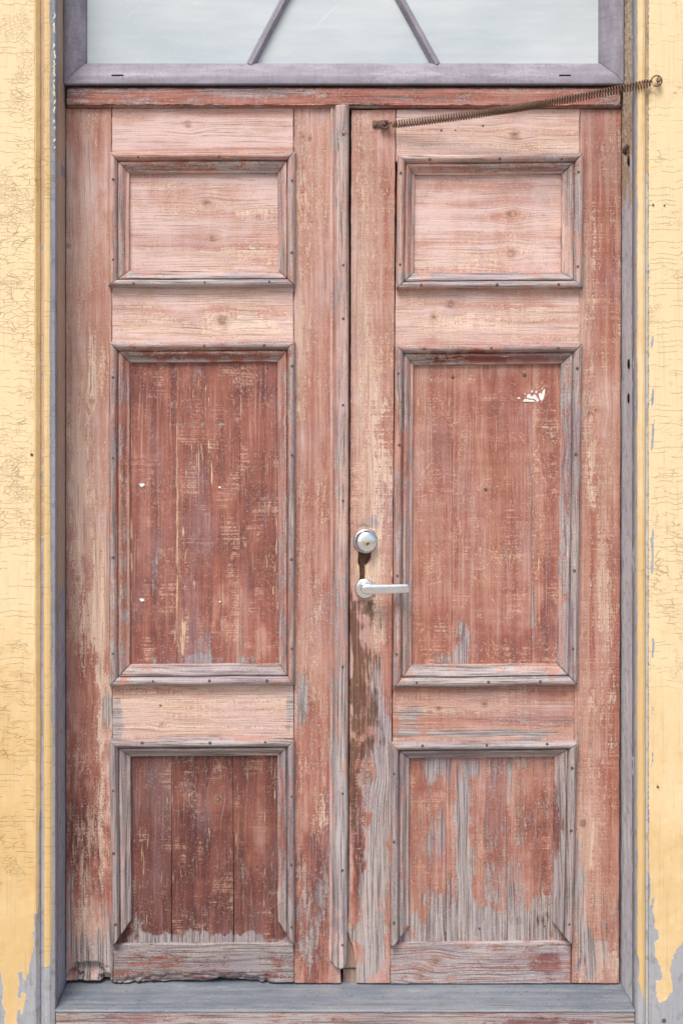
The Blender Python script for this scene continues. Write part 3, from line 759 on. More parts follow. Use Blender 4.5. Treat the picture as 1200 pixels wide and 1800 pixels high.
XL, XR = float(wx(115)), .7130          # inner faces of the jambs
CY = -.118                              # face of the casing boards
def wall_mat():
    t = NT('yellow_wall_paint'); o = t.obj()
    n1 = t.noise(o, 3, 4, .6); n2 = t.noise(o, 60, 4, .6)
    x = t.sepv(o)[0]
    gr = t.math('ABSOLUTE', t.add(t.math('FRACT', t.mul(x, 7.0)), -.5))
    ln = t.step(gr, .03, .008)
    col = t.mix(t.step(t.ma(n2, .4, t.mul(n1, .6)), .35, .65), (0.80, 0.60, 0.30), (0.74, 0.50, 0.21))
    col = t.mix(t.mul(ln, .6), col, (0.2, 0.13, 0.06))
    t.bump(t.ma(ln, -3, n2), .5, .002)
    return t.out(col, .65, .3)
house = bm = bmesh.new()
def bx(lo, hi): bevel_box(bm, lo, hi, 0)
ZT = float(wz(-330))
bx((-4, -.09, ZG - .1), (XL - .05, .16, 4.2)); bx((XR + .05, -.09, ZG - .1), (4, .16, 4.2))
bx((XL - .05, -.09, ZT), (XR + .05, .16, 4.2))
bx((-4, 3.0, ZG - .1), (4, 3.2, 4.2)); bx((-4, .16, ZG - .1), (-3.8, 3.0, 4.2)); bx((3.8, .16, ZG - .1), (4, 3.0, 4.2)); bx((-3.8, .16, 4.0), (3.8, 3.0, 4.2))
tag(bm_obj('house_wall', bm, wall_mat(), smooth=False), 'yellow painted house wall the red double door is set into', 'wall')

# ------------------------------------------------------------------ casings beside the door
PEEL_R = [(1139, -900), (1400, -900), (1400, 1640), (1215, 1640), (1200, 1657), (1192, 1665), (1182, 1680), (1176, 1705), (1181, 1730), (1180, 1742), (1172, 1757), (1160, 1764), (1153, 1752), (1152, 1722), (1158, 1727), (1164, 1718), (1157, 1692), (1148, 1674), (1149, 1656), (1156, 1650), (1155, 1636), (1147, 1630), (1143, 1610), (1141, 1590), (1144, 1560), (1139, 1530), (1138, 1490), (1141, 1440), (1139, 1400)]
PEEL_L = [(-300, -900), (72, -900), (71, 1330), (70, 1590), (67, 1636), (58, 1640), (60, 1662), (55, 1685), (50, 1708), (44, 1724), (40, 1708), (33, 1712), (35, 1730), (31, 1745), (34, 1762), (39, 1745), (46, 1745), (44, 1765), (38, 1788), (35, 1770), (30, 1786), (33, 1815), (7, 1815), (10, 1780), (5, 1765), (7, 1735), (3, 1720), (0, 1705), (-10, 1690), (-300, 1680)]

def casing_strip(name, prof, parent, coverf, crackf, tonef, dirt_shadef, mat=YPAINT, y0=-420, y1=2030, res=2.4):
    """vertical strip with a profile of (photograph x on the casing face, depth) pairs, left to right"""
    SEED[0] += 1; seed = SEED[0]
    xs = np.array([p[0] for p in prof], float); ys = np.array([p[1] for p in prof], float)
    tot = np.concatenate([[0], np.cumsum(np.hypot(np.diff(xs), np.diff(ys) * S))])
    n = max(len(prof), int(tot[-1] / res))
    s = np.unique(np.concatenate([np.linspace(0, tot[-1], n), tot]))
    px = np.interp(s, tot, xs); yd = np.interp(s, tot, ys)
    py = np.linspace(y0, y1, int((y1 - y0) / res))
    PX, PY = np.meshgrid(px, py); YD = np.repeat(yd[None, :], len(py), 0)
    X = wx(PX, CY); Z = wz(PY, CY)
    YD = YD + .0012 * (fbm(PX / 30, PY / 50, seed) - .5) + .0006 * (fbm(PX / 7, PY / 7, seed + 1) - .5)
    PX2 = PX + .8 * (fbm(PY / 25, PY * 0, seed + 4) - .5)
    X = wx(PX2, CY)
    cov = np.clip(.5 + coverf(PX, PY) / 40.0, 0, 1)
    pk = np.stack([cov, crackf(PX, PY), tonef(PX, PY), dirt_shadef(PX, PY)], -1)
    gc = np.stack([X, YD, Z], -1)
    bk = np.stack([X.ravel(), np.full(X.size, -.088), Z.ravel()], 1)
    return grid_mesh(name, X, YD, Z, bk, mat, parent, dict(gc=gc, pk=pk))

zero = lambda x, y: x * 0.0
cl = empty('door_casing', (float(wx(40, CY)), CY, ZG), 'cracked yellow casing board left of the double door, peeling to grey at its foot', 'door casing')
crk_l = lambda x, y: .30 + .25 * np.exp(-((y - 850) / 200) ** 2) + .18 * np.exp(-((y - 300) / 280) ** 2) + .12 * np.exp(-((y - 1350) / 130) ** 2) - .35 * sstep(1480, 1640, y) + .15 * np.exp(-((x - 40) / 20) ** 2)
ton_l = lambda x, y: .15 + .55 * sstep(700, 1500, y)  # yellow deepens downwards: paint's own tone plus weaker light painted in
drt_l = lambda x, y: .05 + .22 * np.exp(-((x - 2) / 5) ** 2) + .06 * sstep(1300, 1700, y)
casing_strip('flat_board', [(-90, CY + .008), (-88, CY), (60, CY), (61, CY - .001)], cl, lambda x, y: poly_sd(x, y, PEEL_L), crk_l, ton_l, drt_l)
casing_strip('ridge', [(61.5, CY - .002), (62.5, CY - .008), (64, CY - .009), (71, CY + .002), (72.5, CY + .010)], cl,
             lambda x, y: np.where(y < 1490, 16, 16) - 36 * sstep(67, 71, x) * sstep(1380, 1480, y) - 40 * sstep(1570, 1650, y), lambda x, y: .25 + zero(x, y), lambda x, y: .55 + zero(x, y), lambda x, y: .18 + .2 * np.exp(-((x - 72) / 2) ** 2))  # brown at the right edge is groove shade painted in
bead_l = lambda x, y: (89.5 + 3.5 * sstep(700, 1500, y) - 3 * sstep(1640, 1690, y) + 2.5 * (fbm(y / 30, y * 0, 8) - .5) - x) * 3.0 - 60 * sstep(1694, 1702, y + 6 * (fbm(x / 3, x * 0, 5) - .5)) - 14 * np.exp(-((x - 80) / 3.5) ** 2 - ((y - 185) / 14) ** 2)
casing_strip('bead', [(73, CY + .012), (76, CY + .010), (77, CY + .001), (79.5, CY - .0055), (84, CY - .008), (89, CY - .0065), (92, CY - .003), (96.5, CY + .001), (97.3, CY + .004)], cl, bead_l, lambda x, y: .36 + zero(x, y), lambda x, y: .62 + .4 * sstep(700, 1500, y), lambda x, y: .10 + .45 * np.exp(-((x - 75.5) / 2.4) ** 2) + .22 * np.exp(-((x - 79) / 2.5) ** 2) * sstep(500, 250, y))  # shade in the groove left of the bead painted brown; tone deepens downwards

cr = empty('door_casing', (float(wx(1170, CY)), CY, ZG), 'cracked yellow casing board right of the double door, with a tongue of paint over bare grey', 'door casing')
crk_r = lambda x, y: .28 + .22 * np.exp(-((y - 420) / 180) ** 2) + .30 * np.exp(-((y - 850) / 170) ** 2) * sstep(1140, 1152, x) + .1 * np.exp(-((y - 1150) / 90) ** 2) - .42 * sstep(1180, 1300, y)
ton_r = lambda x, y: .15 + .40 * sstep(800, 1600, y)  # same downward deepening, part paint tone and part painted light fall-off
drt_r = lambda x, y: .03 + .35 * np.exp(-((x - 1151) / 6) ** 2 - ((y - 146) / 14) ** 2) + .4 * np.exp(-((x - 1155) / 5) ** 2 - ((y - 1384) / 8) ** 2) + .3 * np.exp(-((x - 1147) / 6) ** 2 - ((y - 362) / 8) ** 2)
cov_r = lambda x, y: np.minimum(poly_sd(x, y, PEEL_R), 40) - 17 * np.exp(-((x - 1144.5 - 4 * fbm(y / 20, y * 0, 66)) / 2.2) ** 2) * sstep(.50, .66, fbm(y / 34 + x / 9, y * 0, 3)) * (y > 560)
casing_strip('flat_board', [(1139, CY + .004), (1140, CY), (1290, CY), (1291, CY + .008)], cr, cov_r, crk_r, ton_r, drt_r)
bead_r = lambda x, y: (x - 1118.5 - 2.0 * (fbm(y / 26, y * 0, 18) - .5)) * 4.0 - 60 * sstep(1716, 1770, y + 14 * (fbm(x / 3, y / 9, 6) - .5)) - 15 * np.exp(-((x - 1122) / 3) ** 2 - ((y - 1700) / 30) ** 2)
casing_strip('bead', [(1116.6, CY + .004), (1117.4, CY + .001), (1119, CY - .004), (1123, CY - .0075), (1127, CY - .008), (1131, CY - .0055), (1134, CY + .001), (1135, CY + .009), (1138.5, CY + .010)], cr, bead_r, lambda x, y: .16 + zero(x, y), lambda x, y: .50 + .5 * sstep(700, 1500, y), lambda x, y: .06 + .50 * np.exp(-((x - 1136.5) / 2.2) ** 2))  # dark line right of the bead is painted groove shade; tone deepens downwards
# curled white paint left along the inner edge of the left casing
bm = bmesh.new(); rf = random.Random(8)
for ya, yb in ((22, 34), (76, 86), (88, 104), (106, 135), (140, 146), (147, 158), (159, 170), (172, 184), (186, 199), (210, 217), (222, 228), (244, 250), (256, 262), (40, 60)):
    n = max(3, int((yb - ya) / 3)); L_, R_ = [], []
    for i in range(n + 1):
        y = ya + (yb - ya) * i / n; x = 96.2 + rf.uniform(-1.6, 1.2); w_ = rf.uniform(.9, 1.9) * (.4 if i in (0, n) else 1)
        L_.append(P(x - w_, y, CY - .001)); R_.append(P(x + w_, y, CY - rf.uniform(.0025, .005)))
    a_ = [bm.verts.new(v) for v in L_]; b_ = [bm.verts.new(v) for v in R_]
    c_ = [bm.verts.new(v + Vector((0, .0008, 0))) for v in L_]; d_ = [bm.verts.new(v + Vector((0, .0008, 0))) for v in R_]
    for i in range(n):
        bm.faces.new((a_[i], a_[i + 1], b_[i + 1], b_[i])); bm.faces.new((c_[i], d_[i], d_[i + 1], c_[i + 1]))
        bm.faces.new((b_[i], b_[i + 1], d_[i + 1], d_[i])); bm.faces.new((a_[i], c_[i], c_[i + 1], a_[i + 1]))
bm_obj('curled_paint', bm, simple_mat('flaking_cream_paint', (0.74, 0.68, 0.56), (0.60, 0.53, 0.42), 300, .6), cl)
# rusty nail in the right casing, two nail holes and the screw head are real
nail(1155, 1383, CY - .001, cr, .9)
nail(1103 + 44, 360, CY - .001, cr, .7); nail(1103 + 64, 361, CY - .001, cr, .6)
nail(56, 799, CY - .001, cl, .9); nail(1166, 1794, CY - .0005, cr, 1.6)

ch = empty('door_casing', (float(wx(600, CY)), CY, ZT), 'yellow head casing above the fanlight window', 'door casing')
bm = bmesh.new(); bevel_box(bm, (float(wx(-100, CY)), CY - .004, float(wz(-325, CY))), (float(wx(1300, CY)), -.088, float(wz(-440, CY)) + .06), .004)
bm_obj('head_board', bm, wall_mat(), ch)

# ------------------------------------------------------------------ door frame: jambs and transom bar
df = empty('door_frame', (0, 0, 0), 'weathered door frame with flaking jambs and a red transom bar', 'door frame')
def jamb(side):
    SEED[0] += 1; seed = SEED[0]
    Yv = np.linspace(CY + .006, .06, 62); pyv = np.linspace(-330, 2000, 1000)
    YY, PY = np.meshgrid(Yv, pyv)
    if side == 'right': YY = YY[:, ::-1]
    Z = wz(PY, 0.0)
    rough = .003 * (fbm(YY * 60, PY / 40, seed) - .5)
    if side == 'left':
        X = XL + rough * .6 + .001 * (fbm(YY * 300, PY / 6, seed + 2) - .5)
        cov = 18 - 34 * sstep(900, 1150, PY) + 22 * (fbm(YY * 90, PY / 30, seed + 3) - .5) - 30 * np.exp(-((PY - 305) / 16) ** 2) * (YY > -.05) - 12 * sstep(-.098, -.11, YY)
        ck = .25 + .65 * sstep(720, 860, PY) * (1 - sstep(1000, 1120, PY))
        back = np.array([-.045, 0, 0]); mat = LJAMB
        dirt = .05 + .1 * (PY > 1600) + 0 * YY
    else:
        top = 1 - sstep(230, 420, PY + 160 * (fbm(YY * 40, PY / 60, seed + 7) - .5))
        X = XR + rough - (.004 * (fbm(YY * 130, PY / 10, seed + 4) - .5) + .003 * (fbm(YY * 420, PY / 3.5, seed + 6) - .5)) * (.2 + .8 * top)
        cov = -18 + 44 * top + 20 * (fbm(YY * 90, PY / 26, seed + 3) - .5)
        cov = cov + 10 * np.exp(-((PY - 470) / 60) ** 2)
        ck = .2 + .4 * top
        X = X + .02 * ((np.abs(PY - 282) < 12) & (YY > -.06) & (YY < -.02))
        back = np.array([.045, 0, 0]); mat = RJAMB
        dirt = .05 + .35 * top * fbm(YY * 200, PY / 8, 41)
    pk = np.stack([np.clip(.5 + cov / 40, 0, 1), ck, .5 + 0 * YY, dirt], -1)
    gc = np.stack([X, YY, Z], -1)
    return grid_mesh('jamb', X, YY, Z, back, mat, df, dict(gc=gc, pk=pk))
jl = jamb('left'); jr = jamb('right')
# blackened bolt holes in the right jamb
for py in (283, 640, 700):
    bm = bmesh.new()
    c = Vector((XR - .0015, -.06, float(wz(py, -.06))))
    lathe(bm, Vector((0, 0, 0)), [(.0055, -.004), (.006, .0008), (.0045, .0018), (.003, -.003), (0, -.003)], 12)
    bm.transform(Matrix.Translation(c) @ Matrix.Rotation(math.radians(-90), 4, 'Z') @ Matrix.Scale(1.9, 4, (0, 0, 1)))
    bm_obj('bolt_hole', bm, BLACK, jr)
# rusty keeper at the top of the right jamb
bm = bmesh.new()
kz = float(wz(264, -.045))
tube(bm, [Vector((XR - .002, -.055, kz + .010)), Vector((XR - .006, -.05, kz + .003)), Vector((XR - .007, -.042, kz - .004)), Vector((XR - .002, -.036, kz - .007))], [.003, .005, .0045, .003], 10)
bm_obj('keeper', bm, NAILM, df)
board('transom_bar', [(115.5, 152.5), (1092, 152.5), (1092, 188), (115.5, 187)], 'transom', 'H', df, Y=-.012, th=.06, bev=.004, jit=.4)

# ------------------------------------------------------------------ fanlight
fw = empty('fanlight_window', (0, 0, float(wz(152))), 'milky fanlight in a faded purple frame above the red door, two slanting bars', 'window')
FP = [(0, -.0135), (.012, -.0158), (.05, -.016), (.30, -.016), (.42, -.014), (.80, .004), (.93, .010), (.97, .013), (1, .022)]
def frame_rail(A, B, a, b, grain):
    SEED[0] += 1; seed = SEED[0]
    A, B, a, b = map(Vector, (A, B, a, b)); L = (B - A).length; n = int(L / 4) + 8
    T, U = np.meshgrid(np.linspace(0, 1, n), np.array([p[0] for p in FP])); Hh = np.repeat(np.array([p[1] for p in FP])[:, None], n, 1)
    ox = A.x + (B.x - A.x) * T; oy = A.y + (B.y - A.y) * T; ix = a.x + (b.x - a.x) * T; iy = a.y + (b.y - a.y) * T
    px = ox + (ix - ox) * U; py = oy + (iy - oy) * U
    X, Z = wx(px), wz(py)
    al, ac = (px, py) if grain == 'H' else (py, px)
    gc = np.stack([al / S, ac / S, al * 0 + seed], -1)
    bk = np.stack([X.ravel(), np.full(X.size, .05), Z.ravel()], 1)
    return grid_mesh('frame_rail', X, Hh - .004, Z, bk, WFRAME, fw, dict(gc=gc))
O = [(115.5, -320), (1092, -320), (1092, 152), (115.5, 152)]; I = [(151, -284), (1054, -284), (1054, 108), (151, 108)]
fr = []
for i, g_ in enumerate('HVHV'):
    fr.append(frame_rail(O[i], O[(i + 1) % 4], I[i], I[(i + 1) % 4], g_))
# drain slots in the bottom rail
for x in (207, 992):
    bm = bmesh.new(); p = P(x, 133, -.0175); bevel_box(bm, p - Vector((.0135, .0025, .0019)), p + Vector((.0135, .004, .0019)), .0005)
    bm_obj('drain_slot', bm, BLACK, fr[2])
def glazing_bar(x0, y0, x1, y1, wpx):
    bm = bmesh.new()
    a = P(x0, y0); b = P(x1, y1)
    d = (b - a).normalized(); s = Vector((d.z, 0, -d.x))
    hw = wpx / S / 2
    prof = [(-1, .024), (-1, .016), (-.75, .010), (-.35, .002), (.35, .002), (.75, .010), (1, .016), (1, .024)]
    n = 40; rows = []
    for i in range(n + 1):
        p = a + (b - a) * i / n
        rows.append([bm.verts.new((p.x + s.x * hw * u, h, p.z + s.z * hw * u)) for u, h in prof])
    for A, B in zip(rows[:-1], rows[1:]):
        for k in range(len(prof)):
            k2 = (k + 1) % len(prof); bm.faces.new((A[k], A[k2], B[k2], B[k]))
    bm.faces.new(rows[0]); bm.faces.new(rows[-1])
    o = bm_obj('glazing_bar', bm, WFRAME, fw, smooth=False)
    me = o.data; at = me.attributes.new('gc', 'FLOAT_VECTOR', 'POINT')
    nrm = [c for v in me.vertices for c in ((v.co.z), (v.co.x - (v.co.z) * d.x / d.z), 3.0)]
    at.data.foreach_set('vector', nrm)
glazing_bar(597, -190, 439, 112, 16); glazing_bar(603, -190, 768, 112, 16)
bm = bmesh.new(); lathe(bm, P(600, -192, .018), [(.05, 0), (.05, .016), (.04, .022), (0, .022)], 40)
hub = bm_obj('hub', bm, simple_mat('purple_hub', (0.225, 0.185, 0.235), (0.33, 0.305, 0.365), 60), fw)
bm = bmesh.new(); a = P(148, 112); b = P(1057, -288); bevel_box(bm, (a.x, .019, a.z), (b.x, .0245, b.z), 0)
bm_obj('glass_pane', bm, GLASS, fw, smooth=False)

# ------------------------------------------------------------------ threshold
th = empty('threshold', (0, -.05, -.1), 'grey-blue painted wooden threshold below the double door', 'threshold')
def sill_top():
    SEED[0] += 1; seed = SEED[0]
    xs = np.linspace(XL + .001, XR - .001, 420); ys = np.linspace(.05, CY + .004, 60)
    ys = np.concatenate([ys, [CY + .0015, CY + .0002]])
    XX, YY = np.meshgrid(xs, ys)
    Z = .0012 * (fbm(XX * 9, YY * 40, seed) - .5) - .0005
    # dents
    rs = random.Random(5)
    for k in range(16):
        dx, dy, rr = rs.uniform(XL, XR), rs.uniform(CY, 0), rs.uniform(.003, .008)
        Z = Z - .003 * np.exp(-((XX - dx) / (rr * 1.8)) ** 2 - ((YY - dy) / (rr * .6)) ** 2)
    Z[-2, :] -= .0012; Z[-1, :] -= .0035
    Z = Z + np.linspace(0, -.002, len(ys))[:, None]
    wrn = -30 * sstep(CY + .012, CY + .001, YY) * fbm(XX * 14, YY * 0, 3) * 1.5
    cov = 24 + wrn + 26 * (fbm(XX * 6, YY * 90, 7) - .5)
    cov = cov - 16 * np.exp(-((XX - .02) / .1) ** 2) * (fbm(XX * 16, YY * 120, 5) > .52)
    pk = np.stack([np.clip(.5 + cov / 40, 0, 1), .1 + 0 * XX, .5 + 0 * XX, .06 + .25 * (fbm(XX * 20, YY * 60, 9) > .66)], -1)
    gc = np.stack([YY * 1.0, XX * .0 + YY, XX], -1)
    bk = np.stack([XX.ravel(), YY.ravel(), np.full(XX.size, -.006)], 1)
    return grid_mesh('tread_board', XX, YY, Z, bk, SILL, th, dict(gc=gc, pk=pk))
sill_top()
ry = CY + .004
q = lambda x, z: (x / ((D + ry) / D) * S + VX, VY - (z - HC) / ((D + ry) / D) * S)
board('riser', [q(XL + .002, -.0062), q(XR - .002, -.0062), q(XR - .002, ZG + .002), q(XL + .002, ZG + .002)], 'riser', 'H', th, Y=ry - .0006, th=.04, bev=.0015)

# ------------------------------------------------------------------ left leaf
TL_ = empty('door_leaf', P(360, 1731, .01), 'left leaf of the faded red door, with a grey nailed strip along its edge', 'door leaf')
def rot_bottom(amp, y0):
    def f(U, V, x, y):
        n = fbm(x / 16, x * 0, 61) * 1.3 + .4 * fbm(x / 5, x * 0, 71)
        return x, y - amp * n * sstep(.55, 1.0, V) ** 2
    return f
board('stile', [(115.8, 190), (196, 190), (198.5, 1727), (116, 1727)], 'stile_a', 'V', TL_, edge=rot_bottom(3, 0))
board('stile', [(516.5, 189), (601, 188), (599, 1729), (517.5, 1729)], 'stile_b', 'V', TL_)
board('rail', [(197, 190), (515.5, 189), (515.5, 282), (197, 282)], 'rail_top_a', 'H', TL_, Y=.0008)
board('rail', [(197.2, 492), (515.6, 492), (515.8, 616), (197.4, 616)], 'rail_mid_a', 'H', TL_, Y=.0006)
board('rail', [(198, 1192), (516, 1192), (516.4, 1312), (198.4, 1312)], 'rail_low_a', 'H', TL_, Y=.0007)
def footrot(U, V, x, y):
    n = fbm(x / 22, x * 0, 91)
    up = 2.5 * n + 4 * np.exp(-((x - 430) / 40) ** 2) * n + 1.6 * fbm(x / 5, x * 0, 13)
    return x, y - up * V ** 6 + 1.2 * (fbm(x / 30, x * 0, 12) - .5) * (1 - V) ** 6
board('rail', [(199.5, 1661), (516.6, 1659), (517, 1730), (199.8, 1730)], 'rail_foot_a', 'H', TL_, Y=.0005, edge=footrot)
PY_ = .0120
def planks(parent, xs_top, xs_bot, y0, y1, zone, grain='V', gap=.7):
    k = len(xs_top) - 1
    for i in range(k):
        g0 = gap if i else 0; g1 = gap if i < k - 1 else 0
        board('panel', [(xs_top[i] + g0 * .06, y0), (xs_top[i + 1] - g1 * .06, y0), (xs_bot[i + 1] - g1, y1), (xs_bot[i] + g0, y1)], zone, grain, parent, Y=PY_ + (.0003 if i % 2 else 0), th=.012, bev=.0004, jit=.2)
planks(TL_, [222, 494], [222, 494], 298, 482, 'panel_1', 'H')
planks(TL_, [222, 310.5, 423, 496], [222, 311, 421.5, 496], 630, 1174, 'panel_2', gap=.2)
planks(TL_, [199.2, 302, 409.5, 517], [199.2, 301.5, 411.5, 517], 1322, 1660, 'panel_3', gap=.9)
def ring(parent, outer, inner, zone, sides='top right bottom left'):
    return {s: moulding(s, outer, inner, zone, parent) for s in sides.split()}
M1 = ring(TL_, [(193, 268.5), (519, 267.5), (519, 505), (192.5, 506)], [(228, 305), (487, 304), (488, 474), (227.5, 475)], 'moulding_1')
M2 = ring(TL_, [(193, 601.5), (519, 599.5), (518, 1203), (193, 1205)], [(228.5, 638), (487, 636), (490, 1167), (229, 1168)], 'moulding_2')
M3 = ring(TL_, [(193, 1299), (518, 1297), (518, 1657), (199, 1660)], [(230, 1331), (487, 1329.5), (488, 1620), (231, 1618)], 'moulding_3', 'top right left')

# nailed cover strip over the joint
def astragal():
    SEED[0] += 1; seed = SEED[0]
    pr = [(580.5, -.000), (581, -.006), (583.5, -.008), (586, -.007), (588, -.004), (589.2, -.010), (591.5, -.0155), (596, -.0185), (601, -.0195), (606, -.0190), (610.5, -.0165), (612.8, -.011), (613.6, .0)]
    xs = np.array([p[0] for p in pr]); hs = np.array([p[1] for p in pr])
    xx = np.interp(np.linspace(0, len(xs) - 1, 37), np.arange(len(xs)), xs); hh = np.interp(np.linspace(0, len(xs) - 1, 37), np.arange(len(xs)), hs)
    yy = np.linspace(188, 1697, 640)
    PX, PY = np.meshgrid(xx, yy); H = np.repeat(hh[None], len(yy), 0)
    lean = -2.2 * (PY - 188) / 1509 + 1.4 * (fbm(PY / 120, PY * 0, seed) - .5)
    chip = np.where(PX > 606, 1, 0) * sstep(1560, 1640, PY) * 3.0 * fbm(PY / 26, PY * 0, 5)
    PXq = PX + lean - chip
    # rounded foot
    PYq = PY - sstep(.97, 1.0, (PY - 188) / 1509) * 9 * np.abs((PX - 599) / 15) ** 2
    H = H + .0016 * (fbm(PX / 4, PY / 90, seed + 3) - .5) * 2 * (H < -.002)
    X = wx(PXq); Z = wz(PYq)
    bk = np.stack([X.ravel(), np.full(X.size, .002), Z.ravel()], 1)
    return grid_mesh('cover_strip', X, H, Z, bk, WOOD, TL_, wood_attrs('astragal', PXq, PYq, 'V', seed))
AST = astragal()
for y in (236, 466, 560, 712, 880, 1172, 1395, 1530, 1661): nail(603.5 - 2.2 * (y - 188) / 1509, y, -.0195, AST)
for m, s, lst in ((M1, 'top', [(243, 276), (385, 275)]), (M1, 'right', [(513, 317), (513, 444)]), (M1, 'left', [(199, 315), (199, 456)]), (M1, 'bottom', [(235, 498), (360, 496), (473, 495)]),
                  (M2, 'top', [(236, 610), (359, 608), (464, 607)]), (M2, 'left', [(198.5, 663), (199, 805), (199, 980), (198.5, 1149)]), (M2, 'right', [(513, 643), (513, 800), (512, 983), (512.5, 1140)]), (M2, 'bottom', [(269, 1197.5), (368, 1197), (469, 1196.5)]),
                  (M3, 'top', [(250, 1306), (369, 1306), (466, 1305)]), (M3, 'left', [(199, 1390), (200, 1500), (203, 1625)]), (M3, 'right', [(512, 1400), (512, 1520), (512, 1630)])):
    for x, y in lst: nail(x, y, -.0203, m[s])
for x, y in ((238, 655), (470, 647), (282, 1240), (352, 1640), (395, 1642)): nail(x, y, PY_ if y != 1240 else .0, TL_, .75)

# ------------------------------------------------------------------ right leaf
TR_ = empty('door_leaf', P(850, 1731, .01), 'right leaf of the faded red door, with the chrome lever handle and lock', 'door leaf')
def broken_edge(U, V, x, y):
    d = np.interp(y, [190, 1600, 1612, 1622, 1634, 1646, 1662, 1690, 1715, 1735], [0, 0, -1, -5, -4, 1, 7, 12, 14, 14])
    d = d + 1.2 * (fbm(y / 7, y * 0, 33) - .5) * (y > 1600)
    return x + d * (1 - U) ** 1.5, y
RY = .0
board('stile', [(617.3, 193), (695, 192), (685.6, 1729), (612, 1729)], 'stile_c', 'V', TR_, edge=broken_edge, res=1.7)
board('stile', [(1019.4, 191), (1091.5, 192), (1087.5, 1729), (1004, 1729)], 'stile_d', 'V', TR_)
board('rail', [(696.2, 192), (1018.4, 190.5), (1018, 284), (695.6, 284)], 'rail_top_c', 'H', TR_, Y=.0007)
board('rail', [(695, 496), (1017.6, 496), (1016.6, 622), (694, 622)], 'rail_mid_c', 'H', TR_, Y=.0006)
board('rail', [(690.4, 1192), (1010, 1192), (1008, 1314), (690, 1314)], 'rail_low_c', 'H', TR_, Y=.0008)
board('rail', [(686.8, 1659), (1003, 1656), (1002.6, 1729.5), (686.2, 1730)], 'rail_foot_c', 'H', TR_, Y=.0004)
planks(TR_, [722, 992], [720, 990], 300, 486, 'panel_4', 'H')
planks(TR_, [720, 796, 935, 992], [717, 793.5, 933.5, 986], 634, 1176, 'panel_5', gap=.3)
planks(TR_, [692, 784, 889, 1003], [687.2, 783, 891, 1003], 1324, 1660, 'panel_6', gap=.5)
R1 = ring(TR_, [(698, 273), (1023.5, 271), (1022, 508), (695.5, 509)], [(729, 308), (986, 306), (985.5, 477), (727, 479)], 'moulding_1')
R2 = ring(TR_, [(694, 606), (1021, 604), (1012.5, 1203), (690, 1207)], [(727, 641.5), (985, 640), (979, 1167), (724, 1168.5)], 'moulding_2')
R3 = ring(TR_, [(686.5, 1304), (1014, 1301), (1004, 1658), (686, 1661)], [(720, 1334), (974, 1331), (971, 1622), (719, 1628)], 'moulding_3', 'top right left')
for m, s, lst in ((R1, 'top', [(755, 280), (878, 279), (987, 279)]), (R1, 'left', [(704, 304), (703, 465)]), (R1, 'right', [(1016, 302), (1015, 468)]), (R1, 'bottom', [(740, 501), (873, 500.5), (981, 500)]),
                  (R2, 'top', [(745, 613), (863, 612), (980, 612)]), (R2, 'left', [(700, 656), (701, 782), (698, 1012), (697, 1150)]), (R2, 'right', [(1014, 647), (1011, 798), (1009, 1003), (1006.5, 1140)]), (R2, 'bottom', [(732, 1200), (858, 1199), (949, 1198)]),
                  (R3, 'top', [(742, 1311), (855, 1310), (961, 1308)]), (R3, 'left', [(692, 1360), (692, 1480), (692, 1622)]), (R3, 'right', [(1005, 1350), (1003, 1460), (1000, 1625)])):
    for x, y in lst: nail(x, y, -.0203, m[s])
for x, y in ((795, 663), (921, 659), (853, 860)): nail(x, y, PY_ - .0005, TR_, 1.15)
for x, y in ((842, 1632), (956, 1628), (782, 1640)): nail(x, y, PY_, TR_, .8)
for x, y in ((775, 229), (800, 229), (848, 221), (1046, 720)): nail(x, y, .0004, TR_, .7)
# paler inner wood exposed where the edge has split away at the foot
board('rebate_strip', [(601.5, 1636), (632, 1636), (632, 1702), (601.5, 1702)], 'fresh_break', 'V', TR_, Y=.012, th=.01)
board('rebate_strip', [(602, 1703), (634, 1703), (634, 1729), (602, 1729)], 'fresh_break', 'V', TR_, Y=.018, th=.01)

# chrome lock cylinder
lk = P(645, 954, 0) ; 
bm = bmesh.new()
lathe(bm, P(642, 951, 0), [(.0275, -.004), (.0285, .0015), (.027, .0045), (.0235, .006), (.0235, .002), (0, .002)], 56, Matrix.Rotation(math.radians(4), 4, 'Z'))
lockr = bm_obj('lock_cylinder', bm, DULL, TR_)
bm = bmesh.new()
lathe(bm, P(642.5, 952, 0), [(.0225, .001), (.0225, .021), (.0218, .0228), (.0205, .0238), (.012, .0246), (0, .0248)], 64, Matrix.Rotation(math.radians(5), 4, 'Z') @ Matrix.Rotation(math.radians(-4), 4, 'X'))
cap = bm_obj('cap', bm, CHROME, lockr)
bm = bmesh.new()
kp = P(646.3, 956.5, -.0262)
lathe(bm, kp, [(.0042, -.002), (.0044, .0006), (.0038, .0010), (.0034, .0002), (0, .0002)], 20)
bm.transform(Matrix.Translation(kp) @ Matrix.Scale(1.2, 4, (0, 0, 1)) @ Matrix.Translation(-kp))
bm_obj('keyway', bm, BRASS, lockr)
bm = bmesh.new(); bevel_box(bm, kp - Vector((.0008, .0012, .0032)), kp + Vector((.0008, .0, .0032)), .0004)
bm_obj('key_slot', bm, BLACK, lockr)

# chrome lever handle
bm = bmesh.new()
lathe(bm, P(641, 1034, 0), [(.0228, -.002), (.0228, .0045), (.0215, .0070), (.0185, .0082), (.012, .0085), (0, .0085)], 56)
hd = bm_obj('lever_handle', bm, CHROME, TR_)
bm = bmesh.new()
cy_ = -.046
c0 = P(641.5, 1034.5, cy_); 
tube(bm, [P(640.5, 1034, -.006), P(640.8, 1034, -.03), P(641, 1034, -.044)], [.0095, .0088, .0092], 24)
